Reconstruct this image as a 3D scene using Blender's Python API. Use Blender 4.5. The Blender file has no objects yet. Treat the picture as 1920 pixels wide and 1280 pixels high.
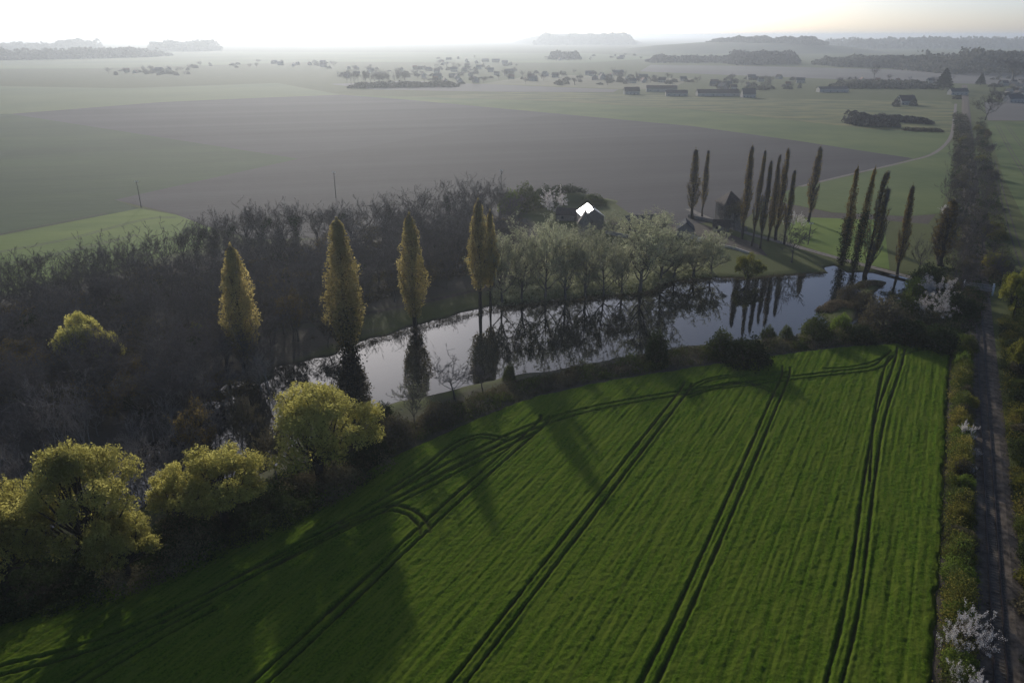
import bpy, math, random
import numpy as np
from mathutils import Vector

# ------------------------------------------------------------------ camera, sky, sun, exposure
SC = bpy.context.scene
F_PX, CAM_H, HORIZON = 1400.0, 80.0, 66.0            # focal length in px of a 1920 px wide frame, height, horizon row
PITCH = math.atan((640 - HORIZON) / F_PX)
cam_d = bpy.data.cameras.new('camera')
cam_d.sensor_width = 36.0
cam_d.lens = 36.0 * F_PX / 1920.0
cam_d.clip_start, cam_d.clip_end = 1.0, 80000.0
cam = bpy.data.objects.new('camera', cam_d)
SC.collection.objects.link(cam)
cam.location = (0, 0, CAM_H)
cam.rotation_euler = (math.pi / 2 - PITCH, 0, 0)
SC.camera = cam

SUN_AZ, SUN_EL = math.radians(-14.5), math.radians(17.0)     # azimuth from +Y towards +X
S = Vector((math.sin(SUN_AZ) * math.cos(SUN_EL), math.cos(SUN_AZ) * math.cos(SUN_EL), math.sin(SUN_EL)))
sun_d = bpy.data.lights.new('sun', 'SUN')
sun_d.energy = 2.9
sun_d.angle = math.radians(1.2)
sun_d.color = (1.0, 0.95, 0.87)
sun = bpy.data.objects.new('sun', sun_d)
sun.rotation_euler = (-S).to_track_quat('-Z', 'Y').to_euler()
sun.location = (0, 0, 300)
SC.collection.objects.link(sun)

W = bpy.data.worlds.new('World')
SC.world = W
W.use_nodes = True
wn = W.node_tree.nodes
wn.clear()
sky = wn.new('ShaderNodeTexSky')
sky.sky_type = 'NISHITA'
sky.sun_disc = False
sky.sun_elevation = SUN_EL
sky.sun_rotation = SUN_AZ
sky.altitude = 50
sky.air_density = 0.5
sky.dust_density = 1.5
sky.ozone_density = 2.5
bg = wn.new('ShaderNodeBackground')
bg.inputs[1].default_value = 0.125
wo = wn.new('ShaderNodeOutputWorld')
W.node_tree.links.new(sky.outputs[0], bg.inputs[0])
W.node_tree.links.new(bg.outputs[0], wo.inputs[0])

SC.view_settings.view_transform = 'Standard'
SC.view_settings.look = 'None'
SC.view_settings.exposure = 0.0
SC.view_settings.gamma = 1.0
SC.cycles.max_bounces = 6
SC.cycles.diffuse_bounces = 2
SC.cycles.glossy_bounces = 3
SC.cycles.transmission_bounces = 3
SC.cycles.volume_bounces = 0
SC.cycles.transparent_max_bounces = 6
SC.cycles.use_denoising = True
HAZE_DENSITY = 1.5e-4
HAZE_G = 0.58

# ------------------------------------------------------------------ pixel <-> ground helpers (1920 x 1280 rows and columns)
cp, sp = math.cos(PITCH), math.sin(PITCH)


def g(px, py):
    a, b = (px - 960) / F_PX, (py - 640) / F_PX
    dx, dy, dz = a, cp - b * sp, -sp - b * cp
    t = CAM_H / -dz
    return (dx * t, dy * t)


def gz(px, py, z):
    a, b = (px - 960) / F_PX, (py - 640) / F_PX
    dx, dy, dz = a, cp - b * sp, -sp - b * cp
    t = (CAM_H - z) / -dz
    return (dx * t, dy * t)


def topx(x, y, z=0.0):
    d = y * cp - (z - CAM_H) * sp
    return 960 + F_PX * x / d, 640 - F_PX * (y * sp + (z - CAM_H) * cp) / d


def height_at(y, ty):
    k = (640 - ty) / F_PX
    return CAM_H + y * (k * cp - sp) / (cp + k * sp)


def depth_of(x, y, z=0.0):
    return y * cp - (z - CAM_H) * sp


def G(pts):
    return [g(*p) for p in pts]


rnd = random.Random(7)
NP = np.random.RandomState(11)
TAB = np.random.RandomState(3).rand(256, 256)


def vnoise(x, y, scale, seed=0):
    x = np.asarray(x, float) / scale + seed * 17.31
    y = np.asarray(y, float) / scale + seed * 9.77
    ix, iy = np.floor(x).astype(int), np.floor(y).astype(int)
    fx, fy = x - ix, y - iy
    fx, fy = fx * fx * (3 - 2 * fx), fy * fy * (3 - 2 * fy)
    a, b = TAB[ix & 255, iy & 255], TAB[(ix + 1) & 255, iy & 255]
    c, d = TAB[ix & 255, (iy + 1) & 255], TAB[(ix + 1) & 255, (iy + 1) & 255]
    return (a * (1 - fx) + b * fx) * (1 - fy) + (c * (1 - fx) + d * fx) * fy - 0.5


def seg_dist(X, Y, pts, closed=False):
    P = np.array(pts, float)
    best = np.full(np.shape(X), 1e9)
    n = len(P)
    for i in range(n if closed else n - 1):
        a, b = P[i], P[(i + 1) % n]
        d = b - a
        L = max(d @ d, 1e-9)
        t = np.clip(((X - a[0]) * d[0] + (Y - a[1]) * d[1]) / L, 0, 1)
        best = np.minimum(best, (X - a[0] - t * d[0]) ** 2 + (Y - a[1] - t * d[1]) ** 2)
    return np.sqrt(best)


def inside(X, Y, pts):
    P = np.array(pts, float)
    r = np.zeros(np.shape(X), bool)
    n = len(P)
    for i in range(n):
        (x1, y1), (x2, y2) = P[i], P[(i + 1) % n]
        if y1 == y2:
            continue
        c = ((y1 > Y) != (y2 > Y)) & (X < (x2 - x1) * (Y - y1) / (y2 - y1) + x1)
        r ^= c
    return r


def smooth_line(pts, n=6):
    """Catmull-Rom through ground points."""
    P = [np.array(p, float) for p in pts]
    P = [2 * P[0] - P[1]] + P + [2 * P[-1] - P[-2]]
    out = []
    for i in range(1, len(P) - 2):
        for k in range(n):
            t = k / n
            a, b, c, d = P[i - 1], P[i], P[i + 1], P[i + 2]
            out.append(0.5 * (2 * b + (c - a) * t + (2 * a - 5 * b + 4 * c - d) * t * t + (3 * b - a - 3 * c + d) * t ** 3))
    out.append(P[-2])
    return out


def offset_line(pts, d):
    P = np.array(pts, float)
    T = np.gradient(P, axis=0)
    T /= np.linalg.norm(T, axis=1)[:, None] + 1e-9
    N = np.stack([-T[:, 1], T[:, 0]], 1)
    return P + N * d


# ------------------------------------------------------------------ mesh and object helpers
C = SC.collection


def mesh_np(name, V, faces_n, F, mat=None, smooth=False):
    """V (n,3), F flat index array with faces_n corners each (3 or 4)."""
    V = np.asarray(V, np.float32)
    F = np.asarray(F, np.int32).ravel()
    me = bpy.data.meshes.new(name)
    me.vertices.add(len(V))
    me.vertices.foreach_set('co', V.ravel())
    nf = len(F) // faces_n
    me.loops.add(len(F))
    me.loops.foreach_set('vertex_index', F)
    me.polygons.add(nf)
    me.polygons.foreach_set('loop_start', np.arange(nf, dtype=np.int32) * faces_n)
    me.polygons.foreach_set('loop_total', np.full(nf, faces_n, np.int32))
    if smooth:
        me.polygons.foreach_set('use_smooth', np.ones(nf, bool))
    me.update(calc_edges=True)
    if mat:
        me.materials.append(mat)
    return me


def mesh_py(name, V, F, mat=None, smooth=False):
    me = bpy.data.meshes.new(name)
    me.from_pydata([tuple(v) for v in V], [], F)
    if smooth:
        for p in me.polygons:
            p.use_smooth = True
    me.update()
    if mat:
        me.materials.append(mat)
    return me


def link(name, data, parent=None, loc=(0, 0, 0), rotz=0.0, scale=(1, 1, 1), label=None, cat=None, group=None, kind=None):
    o = bpy.data.objects.new(name, data)
    C.objects.link(o)
    o.location = loc
    o.rotation_euler = (0, 0, rotz)
    o.scale = scale
    if parent:
        o.parent = parent
    if label:
        o['label'] = label
    if cat:
        o['category'] = cat
    if group:
        o['group'] = group
    if kind:
        o['kind'] = kind
    return o


class MB:
    """collects boxes, prisms and tubes into one mesh"""

    def __init__(s):
        s.V, s.F = [], []

    def add(s, V, F):
        n = len(s.V)
        s.V += [tuple(v) for v in V]
        s.F += [tuple(i + n for i in f) for f in F]
        return s

    def box(s, x0, x1, y0, y1, z0, z1):
        V = [(x, y, z) for z in (z0, z1) for y in (y0, y1) for x in (x0, x1)]
        return s.add(V, [(0, 2, 3, 1), (4, 5, 7, 6), (0, 1, 5, 4), (2, 6, 7, 3), (0, 4, 6, 2), (1, 3, 7, 5)])

    def tube(s, pts, radii, k=6):
        V, F = tube_arrays([(pts, radii)], k)
        return s.add(V.tolist(), F.reshape(-1, 4).tolist())

    def mesh(s, name, mat, smooth=False):
        return mesh_py(name, s.V, s.F, mat, smooth)


def tube_arrays(paths, k=5):
    VV, FF, n0 = [], [], 0
    ang = np.arange(k) * 2 * math.pi / k
    ca, sa = np.cos(ang), np.sin(ang)
    for pts, rad in paths:
        P = np.array(pts, float)
        T = np.gradient(P, axis=0)
        T /= np.linalg.norm(T, axis=1)[:, None] + 1e-9
        ref = np.array((1.0, 0.13, 0)) if abs(T[0][2]) > 0.7 else np.array((0, 0.1, 1.0))
        A = np.cross(T, ref)
        A /= np.linalg.norm(A, axis=1)[:, None] + 1e-9
        B = np.cross(T, A)
        R = np.array(rad, float)[:, None, None]
        ring = P[:, None, :] + R * (A[:, None, :] * ca[None, :, None] + B[:, None, :] * sa[None, :, None])
        m = len(P)
        VV.append(ring.reshape(-1, 3))
        i = np.arange(m - 1)[:, None] * k + np.arange(k)[None, :]
        j = np.arange(m - 1)[:, None] * k + (np.arange(k)[None, :] + 1) % k
        FF.append((np.stack([i, j, j + k, i + k], -1).reshape(-1, 4)) + n0)
        n0 += m * k
    return np.concatenate(VV), np.concatenate(FF).ravel()


def quad_cloud(P, size, rs, flat=0.0, aspect=1.6):
    """one small four-cornered leaf spray per point, randomly turned"""
    n = len(P)
    size = np.broadcast_to(size, (n,))
    N = rs.normal(size=(n, 3))
    N[:, 2] += flat * 2
    N /= np.linalg.norm(N, axis=1)[:, None] + 1e-9
    A = np.cross(N, rs.normal(size=(n, 3)))
    A /= np.linalg.norm(A, axis=1)[:, None] + 1e-9
    B = np.cross(N, A)
    s = size[:, None] * rs.uniform(.6, 1.3, (n, 1))
    A, B = A * s * 0.5 * aspect ** .5, B * s * 0.5 / aspect ** .5
    bend = N * s * rs.uniform(-.25, .25, (n, 1))
    V = np.stack([P - A, P - B * .9 + bend, P + A, P + B * 1.1 + bend], 1).reshape(-1, 3)
    return V, np.arange(4 * n)


def twig_cloud(P, D, length, width, rs):
    """thin tapering twigs (triangles) rooted at P pointing along D"""
    n = len(P)
    L = length * rs.uniform(.5, 1.3, (n, 1))
    side = np.cross(D, rs.normal(size=(n, 3)))
    side /= np.linalg.norm(side, axis=1)[:, None] + 1e-9
    V = np.stack([P - side * width / 2, P + side * width / 2, P + D * L], 1).reshape(-1, 3)
    return V, np.arange(3 * n)


# ------------------------------------------------------------------ materials
def new_mat(name):
    m = bpy.data.materials.new(name)
    m.use_nodes = True
    nt = m.node_tree
    nt.nodes.clear()
    out = nt.nodes.new('ShaderNodeOutputMaterial')
    return m, nt, out


def node(nt, kind, **kw):
    n = nt.nodes.new(kind)
    for k, v in kw.items():
        setattr(n, k, v)
    return n


def ramp(nt, fac, stops):
    r = nt.nodes.new('ShaderNodeValToRGB')
    els = r.color_ramp.elements
    while len(els) < len(stops):
        els.new(0.5)
    for e, (p, c) in zip(els, stops):
        e.position = p
        e.color = (*c, 1)
    nt.links.new(fac, r.inputs[0])
    return r.outputs[0]


def noise(nt, scale, coord='Object', detail=4, rough=.6, stretch=None, rot=0.0):
    tc = node(nt, 'ShaderNodeTexCoord')
    src = tc.outputs[coord]
    if stretch:
        mr = node(nt, 'ShaderNodeMapping')
        mr.inputs['Rotation'].default_value = (0, 0, rot)
        nt.links.new(src, mr.inputs[0])
        src = mr.outputs[0]
        mp = node(nt, 'ShaderNodeMapping')
        mp.inputs['Scale'].default_value = stretch
        nt.links.new(src, mp.inputs[0])
        src = mp.outputs[0]
    t = node(nt, 'ShaderNodeTexNoise')
    t.inputs['Scale'].default_value = scale
    t.inputs['Detail'].default_value = detail
    t.inputs['Roughness'].default_value = rough
    nt.links.new(src, t.inputs['Vector'])
    return t.outputs['Fac']


def mix(nt, fac, a, b, mode='MIX'):
    m = node(nt, 'ShaderNodeMix', data_type='RGBA', blend_type=mode)
    for inp, v in ((m.inputs[0], fac), (m.inputs[6], a), (m.inputs[7], b)):
        if isinstance(v, (int, float)):
            inp.default_value = v
        elif isinstance(v, tuple):
            inp.default_value = (*v, 1)
        else:
            nt.links.new(v, inp)
    return m.outputs[2]


def foliage(name, dark, light, transl=0.45, scale=0.35, rough=.6):
    m, nt, out = new_mat(name)
    f = noise(nt, scale, 'Object', 3)
    col = ramp(nt, f, [(.35, dark), (.65, light)])
    oi = node(nt, 'ShaderNodeObjectInfo')
    v = node(nt, 'ShaderNodeMapRange')
    v.inputs[3].default_value, v.inputs[4].default_value = .8, 1.2
    nt.links.new(oi.outputs['Random'], v.inputs[0])
    hs = node(nt, 'ShaderNodeHueSaturation')
    nt.links.new(v.outputs[0], hs.inputs['Value'])
    nt.links.new(col, hs.inputs['Color'])
    d = node(nt, 'ShaderNodeBsdfDiffuse')
    t = node(nt, 'ShaderNodeBsdfTranslucent')
    mx = node(nt, 'ShaderNodeMixShader')
    mx.inputs[0].default_value = transl
    for s in (d, t):
        nt.links.new(hs.outputs[0], s.inputs['Color'])
    nt.links.new(d.outputs[0], mx.inputs[1])
    nt.links.new(t.outputs[0], mx.inputs[2])
    nt.links.new(mx.outputs[0], out.inputs[0])
    return m


def solid(name, dark, light, scale=1.0, rough=.85, bump=0.0, coord='Object', stretch=None, rot=0.0, spec=.2, detail=5, bscale=None, bdist=.1, lo=.35, hi=.65):
    m, nt, out = new_mat(name)
    f = noise(nt, scale, coord, detail, .6, stretch, rot)
    col = ramp(nt, f, [(lo, dark), (hi, light)])
    p = node(nt, 'ShaderNodeBsdfPrincipled')
    nt.links.new(col, p.inputs['Base Color'])
    p.inputs['Roughness'].default_value = rough
    p.inputs['Specular IOR Level'].default_value = spec
    if bump:
        b = node(nt, 'ShaderNodeBump')
        b.inputs['Strength'].default_value = bump
        b.inputs['Distance'].default_value = bdist
        nt.links.new(noise(nt, bscale or scale * 4, coord, 5, .65, stretch, rot), b.inputs['Height'])
        nt.links.new(b.outputs[0], p.inputs['Normal'])
    nt.links.new(p.outputs[0], out.inputs[0])
    return m


ROW = math.radians(29.5)                      # drilling direction of the near field, from +Y towards +X

M = {}
M['bark'] = solid('bark_grey', (.07, .06, .05), (.16, .14, .12), 2.0, .9)
M['bark_pale'] = solid('bark_pale', (.20, .18, .16), (.36, .33, .30), 2.0, .9)
M['bark_dark'] = solid('bark_dark', (.022, .018, .014), (.05, .042, .034), 2.0, .9)
M['twig'] = foliage('twigs_brown_grey', (.090, .080, .075), (.165, .150, .140), .1)
M['twig_pale'] = foliage('twigs_pale', (.19, .165, .145), (.30, .27, .24), .1)
M['ivy'] = foliage('ivy_leaves', (.015, .026, .010), (.035, .055, .018), .2)
M['gold'] = foliage('poplar_leaves_gold', (.38, .30, .10), (.62, .50, .19), .55, .3)
M['bronze'] = foliage('poplar_leaves_bronze', (.13, .095, .03), (.30, .21, .06), .4, .3)
M['willow'] = foliage('willow_leaves', (.36, .33, .08), (.70, .63, .19), .6, .22)
M['willow_green'] = foliage('willow_leaves_green', (.15, .17, .03), (.29, .27, .05), .5, .3)
M['alder'] = foliage('alder_leaves', (.32, .34, .20), (.50, .50, .32), .6, .25)  # grey green brightened well up, the pallor of haze put into the leaf colour
M['bush'] = foliage('bush_leaves', (.055, .075, .02), (.13, .15, .04), .4, .5)
M['bush_dark'] = foliage('dark_bush_leaves', (.025, .04, .016), (.06, .08, .028), .3, .5)
M['bush_bright'] = foliage('bright_bush_leaves', (.12, .17, .03), (.22, .28, .05), .45, .5)
M['scrub'] = foliage('scrub_leaves', (.09, .077, .048), (.20, .17, .09), .25, .15)
M['hedge'] = foliage('hedge_leaves', (.09, .11, .02), (.30, .25, .06), .5, .12)
M['reed'] = foliage('reed_stems', (.13, .10, .06), (.24, .19, .11), .2, .5)
M['blossom'] = foliage('blossom_petals', (.55, .50, .46), (.85, .80, .76), .4, .8)
M['conifer'] = foliage('conifer_needles', (.012, .022, .012), (.03, .045, .02), .1, .5)
M['far_tree'] = foliage('far_tree_leaves', (.11, .105, .08), (.20, .19, .14), .2, .1)  # grey of bare twigs, lightened further to paint distance haze into the colour
M['wall'] = solid('render_wall', (.38, .35, .30), (.50, .46, .40), .6, .9)
M['wall_stone'] = solid('stone_wall', (.18, .16, .14), (.30, .27, .23), 2.5, .9, .4)
M['roof_slate'] = solid('slate_roof', (.05, .055, .065), (.085, .09, .10), 1.5, .9, .2, spec=.05)
M['roof_tile'] = solid('tile_roof', (.13, .06, .04), (.22, .11, .07), 1.2, .8, .2)
M['roof_brown'] = solid('brown_roof', (.06, .045, .04), (.11, .08, .07), 1.2, .8, .2)
M['roof_glint'] = solid('metal_roof', (.50, .48, .44), (.62, .60, .56), .4, .32, spec=.8)
M['glass'] = solid('window_glass', (.02, .025, .03), (.04, .045, .05), 1, .1, spec=.6)
M['white'] = solid('white_paint', (.62, .62, .60), (.78, .78, .76), 2, .6)
M['metal'] = solid('grey_steel', (.20, .21, .22), (.34, .35, .36), 3, .5)
M['wood'] = solid('weathered_wood', (.10, .08, .065), (.20, .17, .14), 3, .9)
M['rail'] = solid('rusty_rail', (.02, .013, .01), (.045, .03, .022), 3, .5)
M['sleeper'] = solid('sleeper_wood', (.07, .06, .048), (.15, .13, .105), 4, .9)
M['ballast'] = solid('ballast', (.055, .042, .030), (.19, .15, .11), .7, .95, .8, detail=8)
M['path'] = solid('gravel_path', (.15, .13, .105), (.26, .225, .19), .8, .95)
M['soil'] = solid('bare_soil', (.060, .048, .036), (.11, .088, .066), .7, .95, .5)
ROW2 = math.radians(75)
M['plough_a'] = solid('ploughed_soil_pale', (.042, .037, .038), (.088, .080, .080), .022, .95, .6, stretch=(1, .06, 1), rot=ROW2, bscale=.35, lo=.3, hi=.7, bdist=.5)
M['plough_b'] = solid('ploughed_soil_dark', (.036, .031, .032), (.076, .068, .067), .022, .95, .6, stretch=(1, .06, 1), rot=ROW2, bscale=.35, lo=.3, hi=.7, bdist=.5)
M['meadow_dark'] = solid('dark_green_field', (.014, .046, .005), (.040, .080, .012), .012, .95, .6, stretch=(1, .3, 1), rot=ROW2, bscale=.15, bdist=.5)
M['meadow_bright'] = solid('bright_green_field', (.085, .145, .012), (.16, .22, .025), .03, .95, .6, stretch=(1, .3, 1), rot=ROW2, bscale=.25, bdist=.4)
M['meadow_mid'] = solid('mid_green_field', (.07, .11, .022), (.13, .165, .04), .012, .95, .6, bscale=.15, bdist=.5)
M['meadow_rough'] = solid('rough_meadow', (.06, .085, .022), (.20, .19, .06), .018, .95, .6, stretch=(1, 3, 1), bscale=.12, bdist=.5, detail=7)
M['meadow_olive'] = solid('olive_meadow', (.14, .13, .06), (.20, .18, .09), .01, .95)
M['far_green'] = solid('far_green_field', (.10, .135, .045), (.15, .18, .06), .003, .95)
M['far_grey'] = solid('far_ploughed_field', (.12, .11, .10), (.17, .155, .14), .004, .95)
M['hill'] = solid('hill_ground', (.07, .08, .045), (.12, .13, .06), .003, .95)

# ground: grass, leaf litter and mud by the place's own ground cover mask
m, nt, out = new_mat('ground_cover')
M['ground'] = m
att = node(nt, 'ShaderNodeAttribute', attribute_name='litter')
att2 = node(nt, 'ShaderNodeAttribute', attribute_name='mud')
n1 = noise(nt, .05, 'Object', 6)
n2 = noise(nt, 1.2, 'Object', 6, .7)
grass = mix(nt, n1, (.060, .085, .018), (.16, .185, .05))
grass = mix(nt, n2, grass, (.09, .09, .035))
litter = mix(nt, n2, (.050, .043, .036), (.16, .135, .11))
mud = mix(nt, n2, (.025, .020, .014), (.06, .05, .036))
c1 = mix(nt, att.outputs['Fac'], grass, litter)
c2 = mix(nt, att2.outputs['Fac'], c1, mud)
p = node(nt, 'ShaderNodeBsdfPrincipled')
p.inputs['Roughness'].default_value = .95
p.inputs['Specular IOR Level'].default_value = .1
b = node(nt, 'ShaderNodeBump')
b.inputs['Strength'].default_value = .7
b.inputs['Distance'].default_value = .3
nt.links.new(noise(nt, .9, 'Object', 6, .7), b.inputs['Height'])
nt.links.new(b.outputs[0], p.inputs['Normal'])
nt.links.new(c2, p.inputs['Base Color'])
nt.links.new(p.outputs[0], out.inputs[0])

# crop: green leaves, soil showing where the plants are pressed down
m, nt, out = new_mat('cereal_crop')
M['crop'] = m
att = node(nt, 'ShaderNodeAttribute', attribute_name='bare')
n1 = noise(nt, .03, 'Object', 5, .6, (1, .3, 1), ROW)
n2 = noise(nt, 2.2, 'Object', 6, .75)
n3 = noise(nt, 1.5, 'Object', 5, .65, (1, .10, 1), ROW)
green = mix(nt, n1, (.092, .18, .014), (.165, .255, .026))
n2c = node(nt, 'ShaderNodeMapRange')
n2c.inputs[1].default_value, n2c.inputs[2].default_value = .42, .68
nt.links.new(n2, n2c.inputs[0])
green = mix(nt, n2c.outputs[0], green, (.026, .062, .006))  # dark mottling: shade between the tussocks, painted into the leaf colour
n3c = node(nt, 'ShaderNodeMapRange')
n3c.inputs[1].default_value, n3c.inputs[2].default_value = .38, .72
nt.links.new(n3, n3c.inputs[0])
green = mix(nt, n3c.outputs[0], green, (.20, .25, .035))
soil = mix(nt, n2, (.04, .034, .022), (.085, .07, .05))
col = mix(nt, att.outputs['Fac'], green, soil)
b = node(nt, 'ShaderNodeBump')
b.inputs['Strength'].default_value = .9
b.inputs['Distance'].default_value = .30
nt.links.new(noise(nt, 2.9, 'Object', 6, .7), b.inputs['Height'])
d = node(nt, 'ShaderNodeBsdfDiffuse')
t = node(nt, 'ShaderNodeBsdfTranslucent')
mx = node(nt, 'ShaderNodeMixShader')
mx.inputs[0].default_value = .28
nt.links.new(col, d.inputs[0])
nt.links.new(col, t.inputs[0])
nt.links.new(b.outputs[0], d.inputs['Normal'])
nt.links.new(d.outputs[0], mx.inputs[1])
nt.links.new(t.outputs[0], mx.inputs[2])
nt.links.new(mx.outputs[0], out.inputs[0])

# lake water
m, nt, out = new_mat('lake_water')
M['water'] = m
p = node(nt, 'ShaderNodeBsdfPrincipled')
p.inputs['Base Color'].default_value = (.012, .015, .014, 1)
p.inputs['Roughness'].default_value = .015
p.inputs['IOR'].default_value = 1.52
b = node(nt, 'ShaderNodeBump')
b.inputs['Strength'].default_value = .05
b.inputs['Distance'].default_value = .05
nt.links.new(noise(nt, 1.1, 'Object', 3, .6, (1, .6, 1), .4), b.inputs['Height'])
nt.links.new(b.outputs[0], p.inputs['Normal'])
nt.links.new(p.outputs[0], out.inputs[0])

# ------------------------------------------------------------------ haze
m, nt, out = new_mat('haze_air')
pv = node(nt, 'ShaderNodeVolumePrincipled')
pv.inputs['Color'].default_value = (.76, .82, .88, 1)
pv.inputs['Density'].default_value = HAZE_DENSITY
pv.inputs['Anisotropy'].default_value = HAZE_G
nt.links.new(pv.outputs[0], out.inputs['Volume'])
haze = link('haze', MB().box(-30000, 30000, -3000, 40000, -6, 104).mesh('haze', m), label='pale morning haze over the fields', kind='stuff')

# ------------------------------------------------------------------ terrain with the lake basin
LAKE_PX = [(1712, 520), (1660, 513), (1625, 511), (1590, 512), (1566, 498), (1545, 500), (1552, 512), (1500, 515), (1420, 522), (1330, 522),
           (1262, 525), (1243, 532), (1232, 545), (1200, 552), (1130, 555), (1060, 560), (1000, 567), (930, 573), (880, 584), (820, 600),
           (740, 622), (660, 648), (600, 664), (545, 688), (490, 710), (425, 720), (375, 765), (290, 822), (230, 872), (60, 905), (-160, 965),
           (-160, 1030), (60, 1000), (230, 985), (330, 945), (450, 900), (560, 838), (650, 790), (700, 763), (760, 750),
           (830, 733), (900, 716), (960, 704), (1010, 696), (1100, 682), (1180, 668), (1260, 655), (1310, 645), (1380, 640),
           (1440, 634), (1490, 630), (1540, 618), (1600, 606), (1650, 590), (1690, 560), (1712, 535)]
LAKE = [gz(a, b, -.7) for a, b in LAKE_PX]
ISLES = [[gz(a, b, -.7) for a, b in q] for q in (
    [(1536, 590), (1548, 568), (1570, 560), (1590, 563), (1604, 556), (1612, 545), (1600, 536), (1612, 526), (1640, 524), (1662, 528), (1655, 540),
     (1640, 552), (1628, 566), (1612, 584), (1600, 606), (1570, 612)],)]
WOOD_PX = [(-700, 820), (-300, 640), (0, 560), (200, 520), (400, 470), (560, 450), (760, 420), (960, 392), (1010, 420), (1000, 470), (960, 540),
           (900, 570), (760, 600), (600, 655), (560, 680), (430, 745), (300, 850), (150, 900), (-100, 965), (-700, 1100)]
WOOD = G(WOOD_PX)
NEARBANK = [g(*p) for p in [(-160, 1100), (60, 1060), (250, 1040), (420, 980), (600, 895), (700, 830), (850, 775), (1000, 722), (1200, 690), (1400, 662), (1560, 640), (1700, 620), (1790, 640)]]


def lake_sd(X, Y):
    sd = seg_dist(X, Y, LAKE, True)
    sd = np.where(inside(X, Y, LAKE), -sd, sd)
    for I in ISLES:
        si = seg_dist(X, Y, I, True)
        sd = np.maximum(sd, np.where(inside(X, Y, I), si, -si))
    sd = sd + vnoise(X, Y, 5, 1) * 1.6 + vnoise(X, Y, 1.8, 2) * .8
    left = np.clip((-30 - X) / 20, 0, 1)
    sd = sd + left * (vnoise(X, Y, 7, 3) * 10 + 1.0)
    return sd


def terrain(X, Y):
    X, Y = np.asarray(X, float), np.asarray(Y, float)
    near = (Y < 420) & (Y > 60) & (X > -220) & (X < 240)
    sd = np.full(X.shape, 99.0)
    if near.any():
        sd[near] = lake_sd(X[near], Y[near])
    z = np.interp(sd, [-8, -1.5, 0, 1.2, 4.0], [-2.8, -1.3, -.72, -.35, 0])
    return z, sd


def gh(x, y):
    return float(terrain(np.array([x]), np.array([y]))[0][0])


def axis(dense0, dense1, step, lo, hi, grow=1.12):
    a = list(np.arange(dense0, dense1 + step, step))
    s = step
    while a[-1] < hi:
        s *= grow
        a.append(a[-1] + s)
    s = step
    pre = []
    v = dense0
    while v > lo:
        s *= grow
        v -= s
        pre.append(v)
    return np.array(pre[::-1] + a)


ax = axis(-170, 190, 1.0, -32000, 32000)
ay = axis(80, 345, 1.0, -2500, 38000)
X, Y = np.meshgrid(ax, ay)
Z, SD = terrain(X, Y)
nx, ny = len(ax), len(ay)
idx = np.arange(nx * ny).reshape(ny, nx)
F = np.stack([idx[:-1, :-1], idx[:-1, 1:], idx[1:, 1:], idx[1:, :-1]], -1).reshape(-1)
# shrink the outermost rim so that the haze box encloses it
me = mesh_np('ground', np.stack([np.clip(X, -29900, 29900), np.clip(Y, -2900, 39900), Z], -1).reshape(-1, 3), 4, F, M['ground'], True)
wood_in = inside(X, Y, WOOD)
wd = seg_dist(X, Y, WOOD, True)
lit = np.clip(np.where(wood_in, wd, -wd) / 5 + .4 + vnoise(X, Y, 9, 5) * 1.2, 0, 1) * .92
nb = seg_dist(X, Y, NEARBANK)
lit = np.maximum(lit, np.clip(1.4 - nb / 9 + vnoise(X, Y, 5, 6), 0, 1) * .8)
# a grassy strip between the wood and the lake
strip = [g(*p) for p in [(0, 745), (380, 655), (520, 612), (700, 588), (860, 555), (940, 530)]]
gs = seg_dist(X, Y, smooth_line(strip))
lit = lit * np.clip(gs / 4 - .4, .75, 1)
strip2 = [g(*p) for p in [(690, 608), (800, 585), (900, 560)]]
lit = lit * np.clip(seg_dist(X, Y, strip2) / 7 - .3, .1, 1)
mud = np.clip(1 - (SD - .2) / 1.2, 0, 1)
for nm, arr in (('litter', lit), ('mud', mud)):
    a = me.attributes.new(nm, 'FLOAT', 'POINT')
    a.data.foreach_set('value', arr.astype(np.float32).ravel())
link('ground', me, kind='structure', label='rough grass, leaf litter and lake basin of the valley floor')

me = mesh_py('water', [(-215, 62, -.7), (215, 62, -.7), (215, 345, -.7), (-215, 345, -.7)], [(0, 1, 2, 3)], M['water'])
link('water', me, kind='structure', label='still lake mirroring the trees and pale sky')

# ------------------------------------------------------------------ flat fields, each a sheet a little above the one below
import bmesh


def sheet(name, px, z, mat, label, smooth_n=0, pts=None):
    P = pts if pts is not None else G(px)
    bm = bmesh.new()
    vs = [bm.verts.new((x, y, z)) for x, y in P]
    f = bm.faces.new(vs)
    bmesh.ops.triangulate(bm, faces=[f])
    for f in bm.faces:
        if f.normal.z < 0:
            f.normal_flip()
    me = bpy.data.meshes.new(name)
    bm.to_mesh(me)
    bm.free()
    me.materials.append(mat)
    return link(name, me, kind='structure', label=label)


def ribbon(name, px, width, z, mat, label, n=8, pts=None):
    L = smooth_line(pts if pts is not None else G(px), n)
    L = np.array(L)
    w = width / 2 * (1 + 0.25 * vnoise(L[:, 0], L[:, 1], 6, 4))
    T = np.gradient(L, axis=0)
    T /= np.linalg.norm(T, axis=1)[:, None]
    N = np.stack([-T[:, 1], T[:, 0]], 1)
    A, B = L + N * w[:, None], L - N * w[:, None]
    V = [(x, y, z) for x, y in A] + [(x, y, z) for x, y in B]
    k = len(L)
    Fc = [(i, i + k, i + k + 1, i + 1) for i in range(k - 1)]
    return link(name, mesh_py(name, V, Fc, mat), kind='structure', label=label)


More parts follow.
